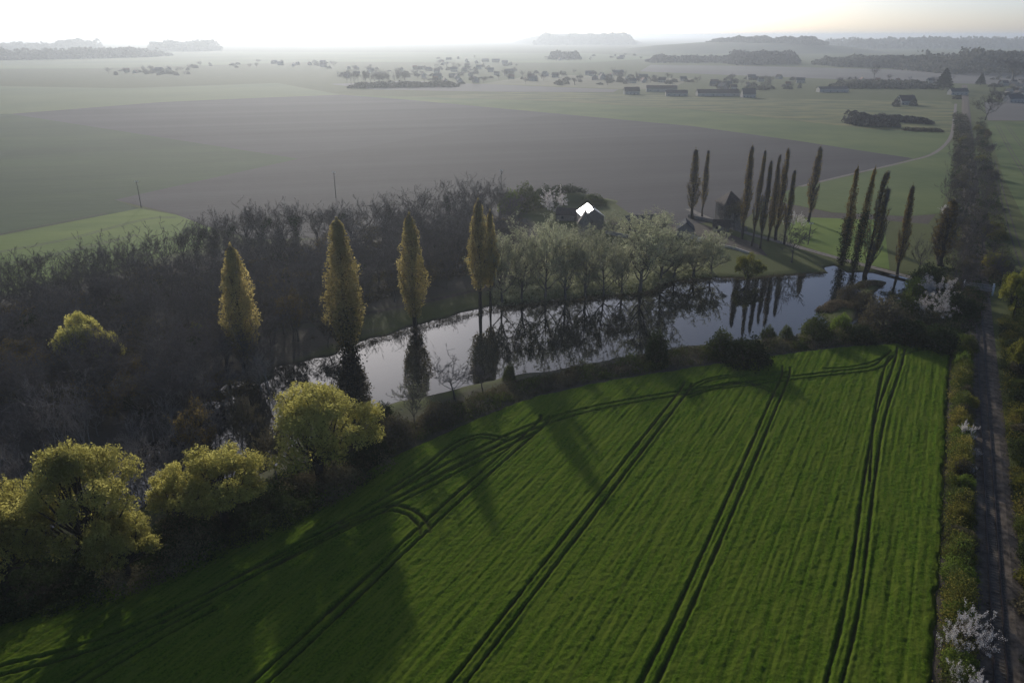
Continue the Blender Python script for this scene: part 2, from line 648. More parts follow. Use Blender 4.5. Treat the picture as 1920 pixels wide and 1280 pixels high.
sheet('far_field', [(-2500, 135), (-200, 158), (230, 166), (520, 156), (640, 178), (480, 184), (300, 192), (20, 214), (-900, 222)], .03, M['far_green'], 'pale green field beyond the grey ploughed land at the left')
sheet('far_meadow', [(-3000, 98), (400, 97), (1100, 100), (1250, 108), (1100, 118), (600, 116), (200, 128), (-2000, 140)], .03, M['far_green'], 'farthest pale green plain fading into the haze')
sheet('far_ploughed_field', [(620, 158), (760, 152), (980, 161), (1160, 168), (1150, 173), (900, 172), (700, 168)], .04, M['far_grey'], 'narrow far ploughed strip in front of the village')
sheet('far_olive_field', [(900, 158), (1010, 140), (1300, 148), (1250, 168), (1160, 167), (980, 160)], .03, M['meadow_olive'], 'olive paddock around the far village houses')
sheet('right_far_field', [(1220, 122), (1400, 124), (1900, 136), (3200, 150), (3200, 168), (1900, 160), (1600, 150), (1300, 138), (1200, 134)], .03, M['far_grey'], 'grey green field below the far right woods')
sheet('rough_meadow', [(740, 183), (1000, 172), (1150, 176), (1300, 182), (1500, 186), (1780, 190), (1792, 200), (1782, 250), (1640, 243), (1300, 205), (1040, 190)], .04, M['meadow_rough'], 'rough tussocky meadow in front of the farm')
sheet('green_field', [(640, 178), (1040, 190), (1300, 206), (1640, 243), (1783, 250), (1776, 270), (1750, 288), (1712, 297), (1650, 288), (1500, 265), (1300, 237), (1040, 213), (760, 187)], .05, M['meadow_mid'], 'green field bordering the ploughed land')
sheet('ploughed_field', [(20, 214), (300, 192), (480, 184), (640, 178), (760, 187), (1040, 213), (560, 298)], .06, M['plough_a'], 'paler grey ploughed field at the left')
sheet('dark_ploughed_field', [(1040, 213), (1300, 237), (1500, 265), (1650, 288), (1712, 297), (1600, 328), (1500, 348), (1440, 372), (1400, 410), (1260, 424), (1180, 400), (1140, 372),
                              (1000, 392), (900, 412), (700, 442), (480, 450), (380, 422), (330, 402), (215, 375), (560, 298)], .06, M['plough_b'], 'darker ploughed field behind the poplars')
sheet('dark_green_field', [(20, 214), (560, 298), (215, 375), (262, 391), (0, 441), (-900, 640), (-2200, 900), (-1600, 216)], .05, M['meadow_dark'], 'dark green field at the left edge')
sheet('bright_green_field', [(262, 391), (330, 403), (400, 424), (380, 462), (200, 508), (0, 548), (-300, 625), (-700, 780), (-1300, 950), (0, 442)], .05, M['meadow_bright'], 'bright green strip field behind the bare wood')
sheet('poplar_paddock', [(1440, 372), (1500, 349), (1600, 329), (1712, 298), (1752, 290), (1778, 272), (1792, 262), (1785, 340), (1760, 400), (1700, 405), (1560, 398), (1480, 382)], .05, M['meadow_mid'], 'green paddock beyond the tall poplars')
sheet('fallow_strip', [(1440, 373), (1480, 383), (1560, 399), (1700, 406), (1755, 402), (1740, 420), (1640, 412), (1520, 408), (1430, 400)], .04, M['soil'], 'dark fallow strip behind the poplars')
sheet('lakeside_lawn', [(1520, 408), (1640, 412), (1660, 440), (1668, 505), (1560, 480), (1480, 452), (1470, 420)], .05, M['meadow_bright'], 'green lawn between the poplars and the gravel path')
sheet('right_field', [(1850, 228), (2700, 236), (4200, 400), (4200, 700), (2100, 470), (1935, 440), (1880, 330)], .05, M['meadow_mid'], 'green field right of the railway')
sheet('right_ploughed_field', [(1845, 192), (2300, 196), (2700, 232), (1852, 226)], .06, M['far_grey'], 'grey ploughed field right of the railway')
ribbon('field_track', [(1500, 350), (1600, 326), (1700, 303), (1752, 287), (1782, 258), (1789, 225), (1792, 195)], 2.8, .09, M['path'], 'pale farm track around the paddock')
ribbon('gravel_path', [(1290, 392), (1345, 418), (1400, 437), (1455, 452), (1520, 470), (1600, 492), (1660, 508), (1720, 524)], 3.6, .10, M['path'], 'gravel path along the lake below the poplars')
ribbon('wood_track', [(-60, 765), (100, 727), (250, 690), (380, 655), (520, 612), (640, 596), (860, 552), (940, 528)], 2.2, .05, M['soil'], 'faint track between wood and lake')
sheet('yard', [(1330, 425), (1420, 458), (1440, 480), (1380, 470), (1300, 440), (1180, 430), (1120, 412), (1260, 405)], .04, M['soil'], 'dark bare farmyard beside the poplars')
for pr in ([(1862, 300), (1900, 440), (1990, 700)], [(1870, 236), (1905, 300), (1960, 380)], [(1888, 236), (1930, 290), (2010, 360)]):
    L = np.array(smooth_line(G(pr), 6))
    for sgn in (-1, 1):
        ribbon('wheel_track', None, .5, .08, M['soil'], 'worn wheel track in the field right of the railway', 2, [tuple(q) for q in offset_line(L, sgn * 1.1)])
for pr in ([(-80, 486), (120, 450), (270, 412), (330, 408)], [(-80, 512), (100, 478), (260, 440)], [(-80, 455), (200, 400)]):
    L = np.array(smooth_line(G(pr), 6))
    for sgn in (-1, 1):
        ribbon('wheel_track', None, .6, .08, M['soil'], 'worn wheel track in the bright green strip field', 2, [tuple(q) for q in offset_line(L, sgn * 1.1)])

# ------------------------------------------------------------------ near crop field: real ruts pressed into a standing crop
FIELD_PX = [(-260, 1290), (0, 1172), (120, 1125), (260, 1078), (400, 1015), (500, 965), (585, 930), (680, 885), (760, 845), (860, 800), (930, 770), (1000, 745), (1100, 722),
            (1200, 704), (1300, 689), (1400, 674), (1500, 660), (1600, 649), (1680, 645), (1740, 651), (1784, 668), (1776, 800), (1767, 1000), (1755, 1180), (1747, 1285), (1735, 1500), (-400, 1500)]
FIELD = G(FIELD_PX)
cr, sr = math.cos(ROW), math.sin(ROW)
fu = [x * cr - y * sr for x, y in FIELD]
fv = [x * sr + y * cr for x, y in FIELD]
du, dv = .16, .30
U, Vv = np.meshgrid(np.arange(min(fu), max(fu), du), np.arange(max(min(fv), 30), max(fv), dv))
X = U * cr + Vv * sr
Y = -U * sr + Vv * cr
bd = seg_dist(X, Y, FIELD, True)
ins = inside(X, Y, FIELD)
tracks = []


def tram(px, half=.92, n=8):
    L = np.array(smooth_line(G(px), n))
    for s_ in ((-half, half) if half else (0,)):
        tracks.append(offset_line(L, s_) if s_ else L)


tram([(-100, 1290), (0, 1262), (150, 1222), (262, 1180), (400, 1115), (560, 1030), (685, 962), (790, 905), (870, 862), (995, 805), (1100, 772), (1270, 740), (1400, 722), (1480, 712), (1560, 703), (1640, 692), (1668, 668)])
tram([(300, 1168), (420, 1105), (560, 1036), (690, 970), (800, 915), (880, 872), (1010, 806)], .75)
tram([(420, 1340), (492, 1280), (800, 990), (905, 894), (1012, 800), (1022, 782)])
tram([(790, 1365), (862, 1280), (1080, 998), (1200, 842), (1275, 745), (1290, 720)])
tram([(1180, 1360), (1218, 1280), (1290, 1128), (1395, 890), (1446, 770), (1472, 708), (1474, 690)])
tram([(1545, 1360), (1564, 1280), (1600, 1128), (1630, 905), (1652, 780), (1682, 690), (1690, 655)])
tram([(60, 1360), (150, 1285), (262, 1215), (400, 1140)])
tram([(640, 990), (690, 968), (735, 957), (770, 965), (792, 985), (798, 1002)], .8)
tram([(690, 962), (740, 950), (785, 965), (806, 990)], 0)
tram([(730, 925), (800, 880), (850, 840), (895, 822), (950, 826)], .7)
tram([(1290, 745), (1370, 722), (1425, 727), (1460, 745)], .6)
tram([(1290, 735), (1330, 715), (1400, 705), (1480, 702)], .6)
tram([(1630, 905), (1640, 780), (1655, 705), (1666, 672)], 0)
tram([(1545, 694), (1600, 690), (1650, 676), (1670, 660)], 0)
tram([(1690, 668), (1720, 660), (1745, 658)], 0)
wob = vnoise(X, Y, 6, 8) * .16 + vnoise(X, Y, 1.1, 9) * .16 + vnoise(X, Y, .45, 19) * .12
D = np.full(X.shape, 1e9)
for L in tracks:
    lo, hi = L.min(0) - 2, L.max(0) + 2
    msk = (X > lo[0]) & (X < hi[0]) & (Y > lo[1]) & (Y < hi[1])
    D[msk] = np.minimum(D[msk], seg_dist(X[msk], Y[msk], L))
D = D + wob
rx, ry = X * .8 + Y * .6, Y * .8 - X * .6
h = .46 + vnoise(rx, ry, .75, 1) * .07 + vnoise(X, Y, .62, 21) * .08 + vnoise(rx, Y, 1.4, 2) * .03 + vnoise(U, Vv * .3, 2.6, 3) * .06 + vnoise(U, Vv * .05, .6, 4) * .18 + vnoise(ry, rx, .42, 6) * .11
# seams between the drill passes
for u0 in np.arange(min(fu), max(fu), 3.0):
    h -= .10 * np.exp(-((U - u0 - .3 * vnoise(Vv, Vv * 0, 9, 7)) / .22) ** 2) * (vnoise(U, Vv, 14, 12) + .6)
rut = 1 / (1 + np.exp(-(D - .21) / .05))
shoulder = .10 * np.exp(-((D - .62) / .22) ** 2)
h = np.maximum(h, .2) * rut + .02 + shoulder * rut
edge = 1 / (1 + np.exp(-(bd - .5 + vnoise(X, Y, 2, 5) * .8) / .12))
h = h * edge + .01
bare = np.clip(1.15 - rut * edge * 1.25, 0, 1) * (.55 + vnoise(X, Y, 3, 10) * .6)
ny, nx = X.shape
idx = np.arange(nx * ny).reshape(ny, nx)
keep = ins[:-1, :-1] & ins[1:, 1:] & ins[:-1, 1:] & ins[1:, :-1]
F = np.stack([idx[:-1, :-1], idx[:-1, 1:], idx[1:, 1:], idx[1:, :-1]], -1)[keep]
used = np.zeros(nx * ny, bool)
used[F.ravel()] = True
remap = np.cumsum(used) - 1
P = np.stack([X.ravel(), Y.ravel(), h.ravel() + .02], 1)[used]
me = mesh_np('crop_field', P, 4, remap[F.ravel()], M['crop'], True)
a = me.attributes.new('bare', 'FLOAT', 'POINT')
a.data.foreach_set('value', np.clip(bare, 0, 1).astype(np.float32).ravel()[used])
link('crop_field', me, kind='structure', label='lush green cereal field with sunken tramlines')
del X, Y, U, Vv, D, h, rut, shoulder, edge, bare, ins, bd, wob, P
ribbon('field_margin', [(1789, 660), (1781, 800), (1772, 1000), (1760, 1180), (1750, 1300), (1735, 1500)], 1.6, .06, M['soil'], 'bare soil margin beside the green crop', 8)
# a belt of dry litter at the top edge of the crop
# ------------------------------------------------------------------ railway
r0, r1 = np.array(g(1884, 1420)), np.array(g(1809, 160))
rd = (r1 - r0) / np.linalg.norm(r1 - r0)
rn = np.array((rd[1], -rd[0]))


def rail_pt(t, off):
    return r0 + rd * t + rn * off


RL = float(np.linalg.norm(r1 - r0))
V, Fc = [], []
for i, t in enumerate(np.linspace(-10, RL, 160)):
    for off, z in ((-4.6, .0), (-2.3, .32), (2.3, .32), (3.8, .0)):
        q = rail_pt(t, off + .15 * math.sin(t * .7))
        V.append((q[0], q[1], z + .02))
    if i:
        k = i * 4
        Fc += [(k - 4 + j, k - 3 + j, k + 1 + j, k + j) for j in range(3)]
link('railway_ballast', mesh_py('railway_ballast', V, Fc, M['ballast']), kind='structure', label='grey stone ballast bed of the single railway line')
tr = link('railway_track', None, label='single rusty railway line running away along the right edge', cat='railway track', loc=(r0[0], r0[1], .34))
for sgn in (-1, 1):
    mb = MB()
    n_ = 60
    prev = None
    V, Fc = [], []
    for i, t in enumerate(np.linspace(0, 600, n_)):
        for o_, z in ((-.09, .06), (-.09, .28), (.09, .28), (.09, .06)):
            q = rail_pt(t, sgn * .76 + o_) - r0
            V.append((q[0], q[1], z))
        if i:
            k = i * 4
            Fc += [(k - 4 + j, k - 4 + (j + 1) % 4, k + (j + 1) % 4, k + j) for j in range(4)]
    link('rail', mesh_py('rail', V, Fc, M['rail']), tr)
rot = math.atan2(rn[1], rn[0])
sl = MB().box(-1.3, 1.3, -.13, .13, -.05, .04).mesh('sleeper', M['sleeper'])
for i in range(100):
    q = rail_pt(4 + i * .75, 0) - r0
    link('sleeper', sl, tr, (q[0], q[1], 0), rot)
mb = MB()
for i in range(100, 420):
    q = rail_pt(4 + i * .75, 0) - r0
    c_, s_ = math.cos(rot), math.sin(rot)
    V = []
    for z in (-.05, .04):
        for a_, b_ in ((-1.3, -.13), (1.3, -.13), (1.3, .13), (-1.3, .13)):
            V.append((q[0] + a_ * c_ - b_ * s_, q[1] + a_ * s_ + b_ * c_, z))
    mb.add(V, [(4, 5, 6, 7), (0, 1, 5, 4), (1, 2, 6, 5), (2, 3, 7, 6), (3, 0, 4, 7)])
link('sleepers', mb.mesh('sleepers', M['sleeper']), tr, kind='stuff')

# ------------------------------------------------------------------ tree prototypes
UP = np.array((0, 0, 1.0))


def unit(v):
    return v / (np.linalg.norm(v) + 1e-9)


def grow(rs, H, R, n1=9, n2=5, n3=4, trunk=.55, start=.28, up=.55, wob=.05, r0=None, lean=0.0):
    """branch paths by level: list of (points, radii), and the last-level paths"""
    paths, ends = [], []
    r0 = r0 or H * .023
    tp = [np.array((0, 0, 0.0))]
    d = unit(np.array((lean * rs.normal(), lean * rs.normal(), 1.0)))
    n = 6
    for i in range(n):
        d = unit(d + rs.normal(size=3) * wob)
        tp.append(tp[-1] + d * H * trunk / n)
    tr_ = [r0 * (1.25 if i == 0 else 1 - .6 * i / n) for i in range(n + 1)]
    paths.append((tp, tr_))

    def sub(p, d, L, r, lv):
        pts = [p]
        nn = 3 if lv > 1 else 4
        for i in range(nn):
            d = unit(d + UP * up * .28 + rs.normal(size=3) * .13)
            pts.append(pts[-1] + d * L / nn)
        rr = [r * (1 - .7 * i / nn) for i in range(nn + 1)]
        paths.append((pts, rr))
        if lv >= 3:
            ends.append(pts)
            return
        cnt = n2 if lv == 1 else n3
        for j in range(cnt):
            t = rs.uniform(.3, 1.0) if j else 1.0
            k = min(int(t * nn), nn - 1)
            q = pts[k] + (pts[k + 1] - pts[k]) * (t * nn - k)
            nd = unit(d * .8 + rs.normal(size=3) * .62 + UP * .1)
            sub(q, nd, L * rs.uniform(.45, .7), r * .5, lv + 1)

    for i in range(n1):
        t = start / trunk + (1 - start / trunk) * ((i + rs.rand()) / n1)
        t = min(t, .999)
        k = min(int(t * n), n - 1)
        q = tp[k] + (tp[k + 1] - tp[k]) * (t * n - k)
        az = i * 2.4 + rs.uniform(-.4, .4)
        spread = R / (H * .5)
        d1 = unit(np.array((math.cos(az) * spread * 1.3, math.sin(az) * spread * 1.3, .75 * up + .35 * t)))
        L = H * (1 - trunk) * rs.uniform(.75, 1.15) * (1.1 if t > .7 else .95)
        sub(q, d1, L, tr_[k] * .55, 1)
    return paths, ends


def fit(V, H, R):
    """scale a point cloud so the tree has height H and typical radius R"""
    return V


def tri_parts(paths, k=4, thin=0.0):
    V, F_ = tube_arrays(paths, k)
    return V, F_


class Proto:
    def __init__(s, H, R, trunk, crown, extra=None):
        s.H, s.R, s.trunk, s.crown, s.extra = H, R, trunk, crown, extra


def measure(V):
    r = np.hypot(V[:, 0] - np.median(V[:, 0]), V[:, 1] - np.median(V[:, 1]))
    return float(V[:, 2].max()), float(np.percentile(r, 88))


def bare_proto(seed, H=20, R=6, ivy=False, tw=26, twm='twig', leaf=None, leaf_n=0, leaf_s=.2, leafp=None, bark='bark', twig_w=.07, **kw):
    rs = np.random.RandomState(seed)
    paths, ends = grow(rs, H, R, **kw)
    V, F_ = tube_arrays(paths[:1], 7)
    V2, F2 = tube_arrays(paths[1:], 4)
    trunk = mesh_np('trunk', np.concatenate([V, V2]), 4, np.concatenate([F_, F2 + len(V)]), M[bark], True)
    E = np.array(ends)                                   # n, 4, 3
    n = len(E) * tw
    e = rs.randint(0, len(E), n)
    t = rs.uniform(0, 2.999, n)
    k = t.astype(int)
    f = (t - k)[:, None]
    P = E[e, k] * (1 - f) + E[e, k + 1] * f
    D_ = E[e, k + 1] - E[e, k]
    D_ /= np.linalg.norm(D_, axis=1)[:, None] + 1e-9
    D_ = D_ + rs.normal(size=(n, 3)) * .55 + UP * .15
    D_ /= np.linalg.norm(D_, axis=1)[:, None]
    TV, TF = twig_cloud(P, D_, H * .06, twig_w, rs)
    hh, rr = measure(TV)
    if leaf:
        c = rs.randint(0, len(P), leaf_n)
        LP = P[c] + D_[c] * rs.uniform(0, H * .06, (leaf_n, 1)) + rs.normal(size=(leaf_n, 3)) * .15
        LV, LF = quad_cloud(LP, leaf_s, rs)
        # twigs become thin quads (doubled tip) so one mesh holds both
        crown = mesh_np('crown', LV, 4, LF, M[leaf])
        extra = mesh_np('twigs', TV, 3, TF, M[twm])
        return Proto(hh, rr, trunk, crown, extra)
    crown = mesh_np('crown', TV, 3, TF, M[twm])
    extra = None
    if ivy:
        m_ = 2600
        pts = []
        stems = [paths[0]] + paths[1:12]
        for q in range(m_):
            pp = stems[rs.randint(0, 3) if rs.rand() < .6 else rs.randint(0, len(stems))][0]
            t = rs.rand() ** .8 * (len(pp) - 1.001)
            k = int(t)
            pts.append(pp[k] + (pp[k + 1] - pp[k]) * (t - k) + rs.normal(size=3) * (.75, .75, .5))
        IV, IF = quad_cloud(np.array(pts), .38, rs)
        extra = mesh_np('ivy', IV, 4, IF, M['ivy'])
    return Proto(hh, rr, trunk, crown, extra)


def poplar_proto(seed, H=28, R=2.6, leaves=7000, mat='gold', size=.34, base=.2, stems=1, ivy=0.0, ragged=.22, tw=2500):
    rs = np.random.RandomState(seed)
    paths, pts, dirs = [], [], []

    def env(t):
        q = np.clip((np.asarray(t, float) - base) / (1 - base), 0, 1)
        return np.where(q < .3, .35 + .65 * (q / .3) ** .7, (np.clip(1 - (q - .3) / .7, 0, 1)) ** .52)

    for s_ in range(stems):
        hh = H * (1 if s_ == 0 else rs.uniform(.8, .95))
        ox = np.array((0, 0, 0)) if s_ == 0 else np.array((rs.uniform(-.5, .5) * R, rs.uniform(-.5, .5) * R, 0))
        tp = [ox * min(1, i / 3) + np.array((rs.normal() * .12, rs.normal() * .12, hh * i / 9)) for i in range(10)]
        paths.append((tp, [H * .014 * (1.3 if i == 0 else 1.02 - .1 * i) for i in range(10)]))
        nb = int(95 / stems)
        for b_ in range(nb):
            t = base + (1 - base - .03) * (b_ / nb)
            z = t * hh
            az = rs.uniform(0, 6.283)
            L = min(hh * .22, (1 - t) * hh * .88)
            te = t + L / hh
            prof = R * float(env(min(te, .99))) * (.9 + rs.normal() * ragged * .5)
            k = min(int(t * 9), 8)
            p0 = tp[k] + (tp[k + 1] - tp[k]) * (t * 9 - k)
            q = [p0]
            for i in range(1, 5):
                s = i / 4
                q.append(p0 + np.array((math.cos(az) * prof * s ** .7, math.sin(az) * prof * s ** .7, L * s)))
            paths.append((q, [.07 * H / 28, .055, .04, .03, .015]))
            pts.append(q)
    V, F_ = tube_arrays(paths[:stems] if stems == 1 else [p for p in paths if len(p[0]) == 10], 7)
    V2, F2 = tube_arrays([p for p in paths if len(p[0]) != 10], 3)
    trunk = mesh_np('trunk', np.concatenate([V, V2]), 4, np.concatenate([F_, F2 + len(V)]), M['bark_dark'], True)
    E = np.array(pts)

    def along(n, spread):
        e = rs.randint(0, len(E), n)
        t = rs.uniform(.4, 3.999, n)
        k = t.astype(int)
        f = (t - k)[:, None]
        return E[e, k] * (1 - f) + E[e, k + 1] * f + rs.normal(size=(n, 3)) * spread

    # leaves gather in small sprays
    c = along(leaves // 6, .22)
    LP = np.repeat(c, 6, 0) + rs.normal(size=(len(c) * 6, 3)) * (.16, .16, .5)
    LP[:, 2] = np.abs(LP[:, 2])
    if mat == 'gold':
        n2_ = len(LP) // 2
        tt = base + (1 - base) * rs.beta(1.15, 1.5, n2_ // 5)
        azz = rs.uniform(0, 6.283, len(tt))
        rr_ = R * env(tt) * (.35 + .65 * rs.rand(len(tt)) ** .6) * (1 + .8 * vnoise(azz * 1.6 + 9, tt * H * .35, .8, seed))
        sh = np.stack([np.cos(azz) * rr_, np.sin(azz) * rr_, tt * H], 1)
        sh = np.repeat(sh, 5, 0) + rs.normal(size=(len(sh) * 5, 3)) * (.16, .16, .45)
        LP = np.concatenate([LP[:n2_], sh])
    rad_ = np.hypot(LP[:, 0], LP[:, 1]) + 1e-6
    lim = R * env(LP[:, 2] / H) * (1.08 + .75 * vnoise(np.arctan2(LP[:, 1], LP[:, 0]) * 1.9 + 20, LP[:, 2], 1.7, seed)) + .12
    LP[:, :2] *= np.minimum(1, lim / rad_)[:, None]
    LV, LF = quad_cloud(LP, size, rs, aspect=1.3)
    crown = mesh_np('crown', LV, 4, LF, M[mat])
    P = along(tw, .1)
    D_ = rs.normal(size=(tw, 3)) * .35 + UP
    D_ /= np.linalg.norm(D_, axis=1)[:, None]
    TV, TF = twig_cloud(P, D_, 1.3, .05, rs)
    extra = mesh_np('twigs', TV, 3, TF, M['twig'])
    if ivy:
        n = 2600
        t = rs.uniform(.02, ivy, n)
        P = np.stack([np.zeros(n), np.zeros(n), t * H], 1) + rs.normal(size=(n, 3)) * (.8, .8, .4)
        IV, IF = quad_cloud(P, .4, rs)
        extra = mesh_np('ivy', IV, 4, IF, M['ivy'])
    return Proto(H, R * 1.0, trunk, crown, extra)


def willow_proto(seed, H=20, R=9, lobes=52, leaves=40000, mat='willow', size=.25):
    rs = np.random.RandomState(seed)
    cen, rad = [], []
    for i in range(lobes):
        u = rs.rand()
        az = i * 2.39996 + rs.uniform(-.3, .3)
        el = math.asin(u ** .9) if rs.rand() < .8 else -rs.uniform(.0, .35)
        rr = rs.uniform(.45, .98)
        c = np.array((math.cos(az) * math.cos(el) * R * rr, math.sin(az) * math.cos(el) * R * rr, H * .52 + math.sin(el) * H * .40 * rs.uniform(.62, 1.12)))
        cen.append(c)
        rad.append(R * rs.uniform(.13, .24))
    cen, rad = np.array(cen), np.array(rad)
    paths = [([np.array((0, 0, 0.)), np.array((rs.normal() * .2, rs.normal() * .2, H * .12)), np.array((rs.normal() * .3, rs.normal() * .3, H * .26))], [H * .045, H * .034, H * .028])]
    top = paths[0][0][-1]
    for c, r_ in zip(cen, rad):
        mid = top * .5 + c * .5 + np.array((0, 0, -H * .05)) + rs.normal(size=3) * .4
        paths.append(([top * .7 + np.array((0, 0, H * .02)), mid * .6 + top * .4, mid, mid * .4 + c * .6, c], [H * .014, H * .011, H * .008, H * .006, H * .003]))
        for _ in range(5):
            d = unit(rs.normal(size=3) + UP * .4) * r_
            paths.append(([c, c + d * .6, c + d], [.07, .045, .02]))
    V, F_ = tube_arrays(paths, 5)
    trunk = mesh_np('trunk', V, 4, F_, M['bark_dark'], True)
    n = leaves // 8
    w = rad ** 2
    l = rs.choice(lobes, n, p=w / w.sum())
    d = rs.normal(size=(n, 3))
    d[:, 2] = d[:, 2] * .9 + .25
    d /= np.linalg.norm(d, axis=1)[:, None]
    rr = rad[l] * (1.15 - .75 * rs.rand(n) ** 1.2) * (1 + .22 * np.sin(d[:, 0] * 5 + l) * np.sin(d[:, 1] * 6 + l * 2))
    P = cen[l] + d * rr[:, None] * (1, 1, .85)
    # drooping sprays of narrow leaves
    k = rs.rand(n, 8, 1)
    Q = P[:, None, :] + rs.normal(size=(n, 8, 3)) * .16 + np.concatenate([d[:, None, :2] * k * .35, -k * .75 + .2], 2)
    Q = Q.reshape(-1, 3)
    Q[:, 2] = np.maximum(Q[:, 2], .5)
    LV, LF = quad_cloud(Q, size, rs, aspect=2.2)
    crown = mesh_np('crown', LV, 4, LF, M[mat])
    hh, r95 = measure(LV)
    return Proto(hh, r95, trunk, crown)


def bush_proto(seed, H=3, R=2, mat='bush', leaves=3500, size=.2, twm='twig', tw=500, lump=.3):
    rs = np.random.RandomState(seed)
    paths = []
    nb = 16
    E = []
    for i in range(nb):
        az, el = rs.uniform(0, 6.283), rs.uniform(.35, 1.45)
        d = np.array((math.cos(az) * math.cos(el) * R, math.sin(az) * math.cos(el) * R, math.sin(el) * H)) * rs.uniform(.75, 1.0)
        p = [np.array((rs.normal() * R * .08, rs.normal() * R * .08, 0)), d * .4 + rs.normal(size=3) * .05 * R, d * .8]
        p = [np.array((q[0], q[1], max(q[2], 0))) for q in p]
        paths.append((p, [.06, .04, .015]))
        E.append(p)
    V, F_ = tube_arrays(paths, 4)
    trunk = mesh_np('stems', V, 4, F_, M['bark'], True)
    n = leaves // 6
    d = rs.normal(size=(n, 3))
    d[:, 2] = abs(d[:, 2])
    d /= np.linalg.norm(d, axis=1)[:, None]
    az, el = np.arctan2(d[:, 1], d[:, 0]), d[:, 2]
    rr = (.55 + .45 * rs.rand(n) ** .5) * (1 + lump * vnoise(az * 2.2, el * 3.5, .8, seed) * 1.6)
    P = d * rr[:, None] * (R, R, H * .97)
    Q = (P[:, None, :] + rs.normal(size=(n, 6, 3)) * .12 * R ** .5).reshape(-1, 3)
    Q[:, 2] = np.maximum(Q[:, 2], .05)
    LV, LF = quad_cloud(Q, size, rs, aspect=1.4)
    crown = mesh_np('foliage', LV, 4, LF, M[mat])
    D_ = d[rs.randint(0, n, tw)] + rs.normal(size=(tw, 3)) * .25
    D_ /= np.linalg.norm(D_, axis=1)[:, None]
    TV, TF = twig_cloud(D_ * (R * .55, R * .55, H * .6), D_, R * .5, .035, rs)
    TV[:, 2] = np.maximum(TV[:, 2], .02)
    extra = mesh_np('twigs', TV, 3, TF, M[twm])
    hh, r95 = measure(LV)
    return Proto(hh, r95, trunk, crown, extra)


def conifer_proto(seed, H=18, R=4.5):
    rs = np.random.RandomState(seed)
    n = 5000
    t = rs.rand(n) ** .7
    az = rs.uniform(0, 6.283, n)
    tier = .75 + .35 * np.abs(np.sin(t * 22 + az * .5))
    r = R * (1 - t) ** .8 * tier * (.4 + .6 * rs.rand(n) ** .5)
    P = np.stack([np.cos(az) * r, np.sin(az) * r, .06 * H + t * H * .93], 1)
    LV, LF = quad_cloud(P, .7, rs)
    crown = mesh_np('crown', LV, 4, LF, M['conifer'])
    trunk = mesh_np('trunk', *(lambda a: (a[0], 4, a[1]))(tube_arrays([([np.array((0, 0, z)) for z in (0, H * .5, H * .95)], [.3, .2, .05])], 6)), M['bark_dark'], True)
    return Proto(H, R, trunk, crown)


def plant(proto, px, py, ty, wpx, name, label, cat, group=None, rotz=None, parts=('trunk', 'crown', 'ivy'), z0=None, pt=None, H=None, Wm=None):
    x, y = pt or g(px, py)
    z = gh(x, y) if z0 is None else z0
    if H is None:
        H = max(height_at(y, ty) - z, .6)
    if Wm is None:
        Wm = wpx * depth_of(x, y, H * .5) / F_PX
    sxy = Wm / (2 * proto.R)
    o = link(name, None, None, (x, y, z - .05), rnd.uniform(0, 6.28) if rotz is None else rotz, (sxy, sxy, H / proto.H), label, cat, group)
    o.rotation_euler.x, o.rotation_euler.y = rnd.gauss(0, .018), rnd.gauss(0, .018)
    link(parts[0], proto.trunk, o)
    link(parts[1], proto.crown, o)
    if proto.extra is not None:
        link(proto.extra.name.split('.')[0], proto.extra, o)
    return o


BARE = [bare_proto(21, 20, 6, start=.25), bare_proto(22, 21, 5, start=.3, up=.8), bare_proto(23, 19, 7, start=.22), bare_proto(24, 21, 4.5, start=.35, up=.9, n1=8)]
IVY = [bare_proto(31, 19, 4.5, ivy=True, up=.8, start=.35), bare_proto(32, 20, 5, ivy=True, start=.35)]
THIN = [bare_proto(41, 15, 2.6, n1=7, n2=3, n3=3, up=1.0, start=.3, tw=18, r0=.2, twig_w=.08, twm='twig_pale', bark='bark_pale', lean=.08),
        bare_proto(42, 14, 3.0, n1=6, n2=3, n3=3, up=.9, start=.3, tw=18, r0=.18, twig_w=.08, twm='twig_pale', bark='bark_pale', lean=.12)]
BROWNLEAF = [bare_proto(45, 13, 4, up=.8, start=.25, leaf='scrub', leaf_n=4500, leaf_s=.3), bare_proto(46, 13, 3.4, up=.9, start=.2, leaf='bronze', leaf_n=3500, leaf_s=.28)]
ALDER = [bare_proto(51, 19, 4.6, up=.7, start=.12, trunk=.6, n1=13, twm='twig_pale', leaf='alder', leaf_n=10500, leaf_s=.25, tw=9), bare_proto(52, 20, 5, up=.6, start=.12, trunk=.6, n1=13, twm='twig_pale', leaf='alder', leaf_n=10500, leaf_s=.25, tw=9),
         bare_proto(53, 18, 5.5, up=.6, start=.1, trunk=.6, n1=13, twm='twig_pale', leaf='alder', leaf_n=9500, leaf_s=.25, tw=9)]
GOLD = [poplar_proto(61, 27, 3.4, 20000, 'gold', .30, .12), poplar_proto(62, 29, 3.1, 17000, 'gold', .30, .10), poplar_proto(63, 29, 2.7, 13000, 'gold', .30, .25)]
GOLD_IVY = poplar_proto(64, 29, 3.5, 20000, 'gold', .30, .08, ivy=.4)
BRONZE = [poplar_proto(71, 30, 2.0, 5200, 'bronze', .30, .12, tw=4500), poplar_proto(72, 30, 2.2, 4800, 'bronze', .30, .10, stems=2, tw=4500), poplar_proto(73, 29, 1.9, 4200, 'bronze', .30, .15, tw=4500)]
BRONZE_IVY = [poplar_proto(74, 30, 2.0, 4500, 'bronze', .30, .12, ivy=.5), poplar_proto(75, 30, 2.1, 4500, 'bronze', .30, .12, ivy=.6)]
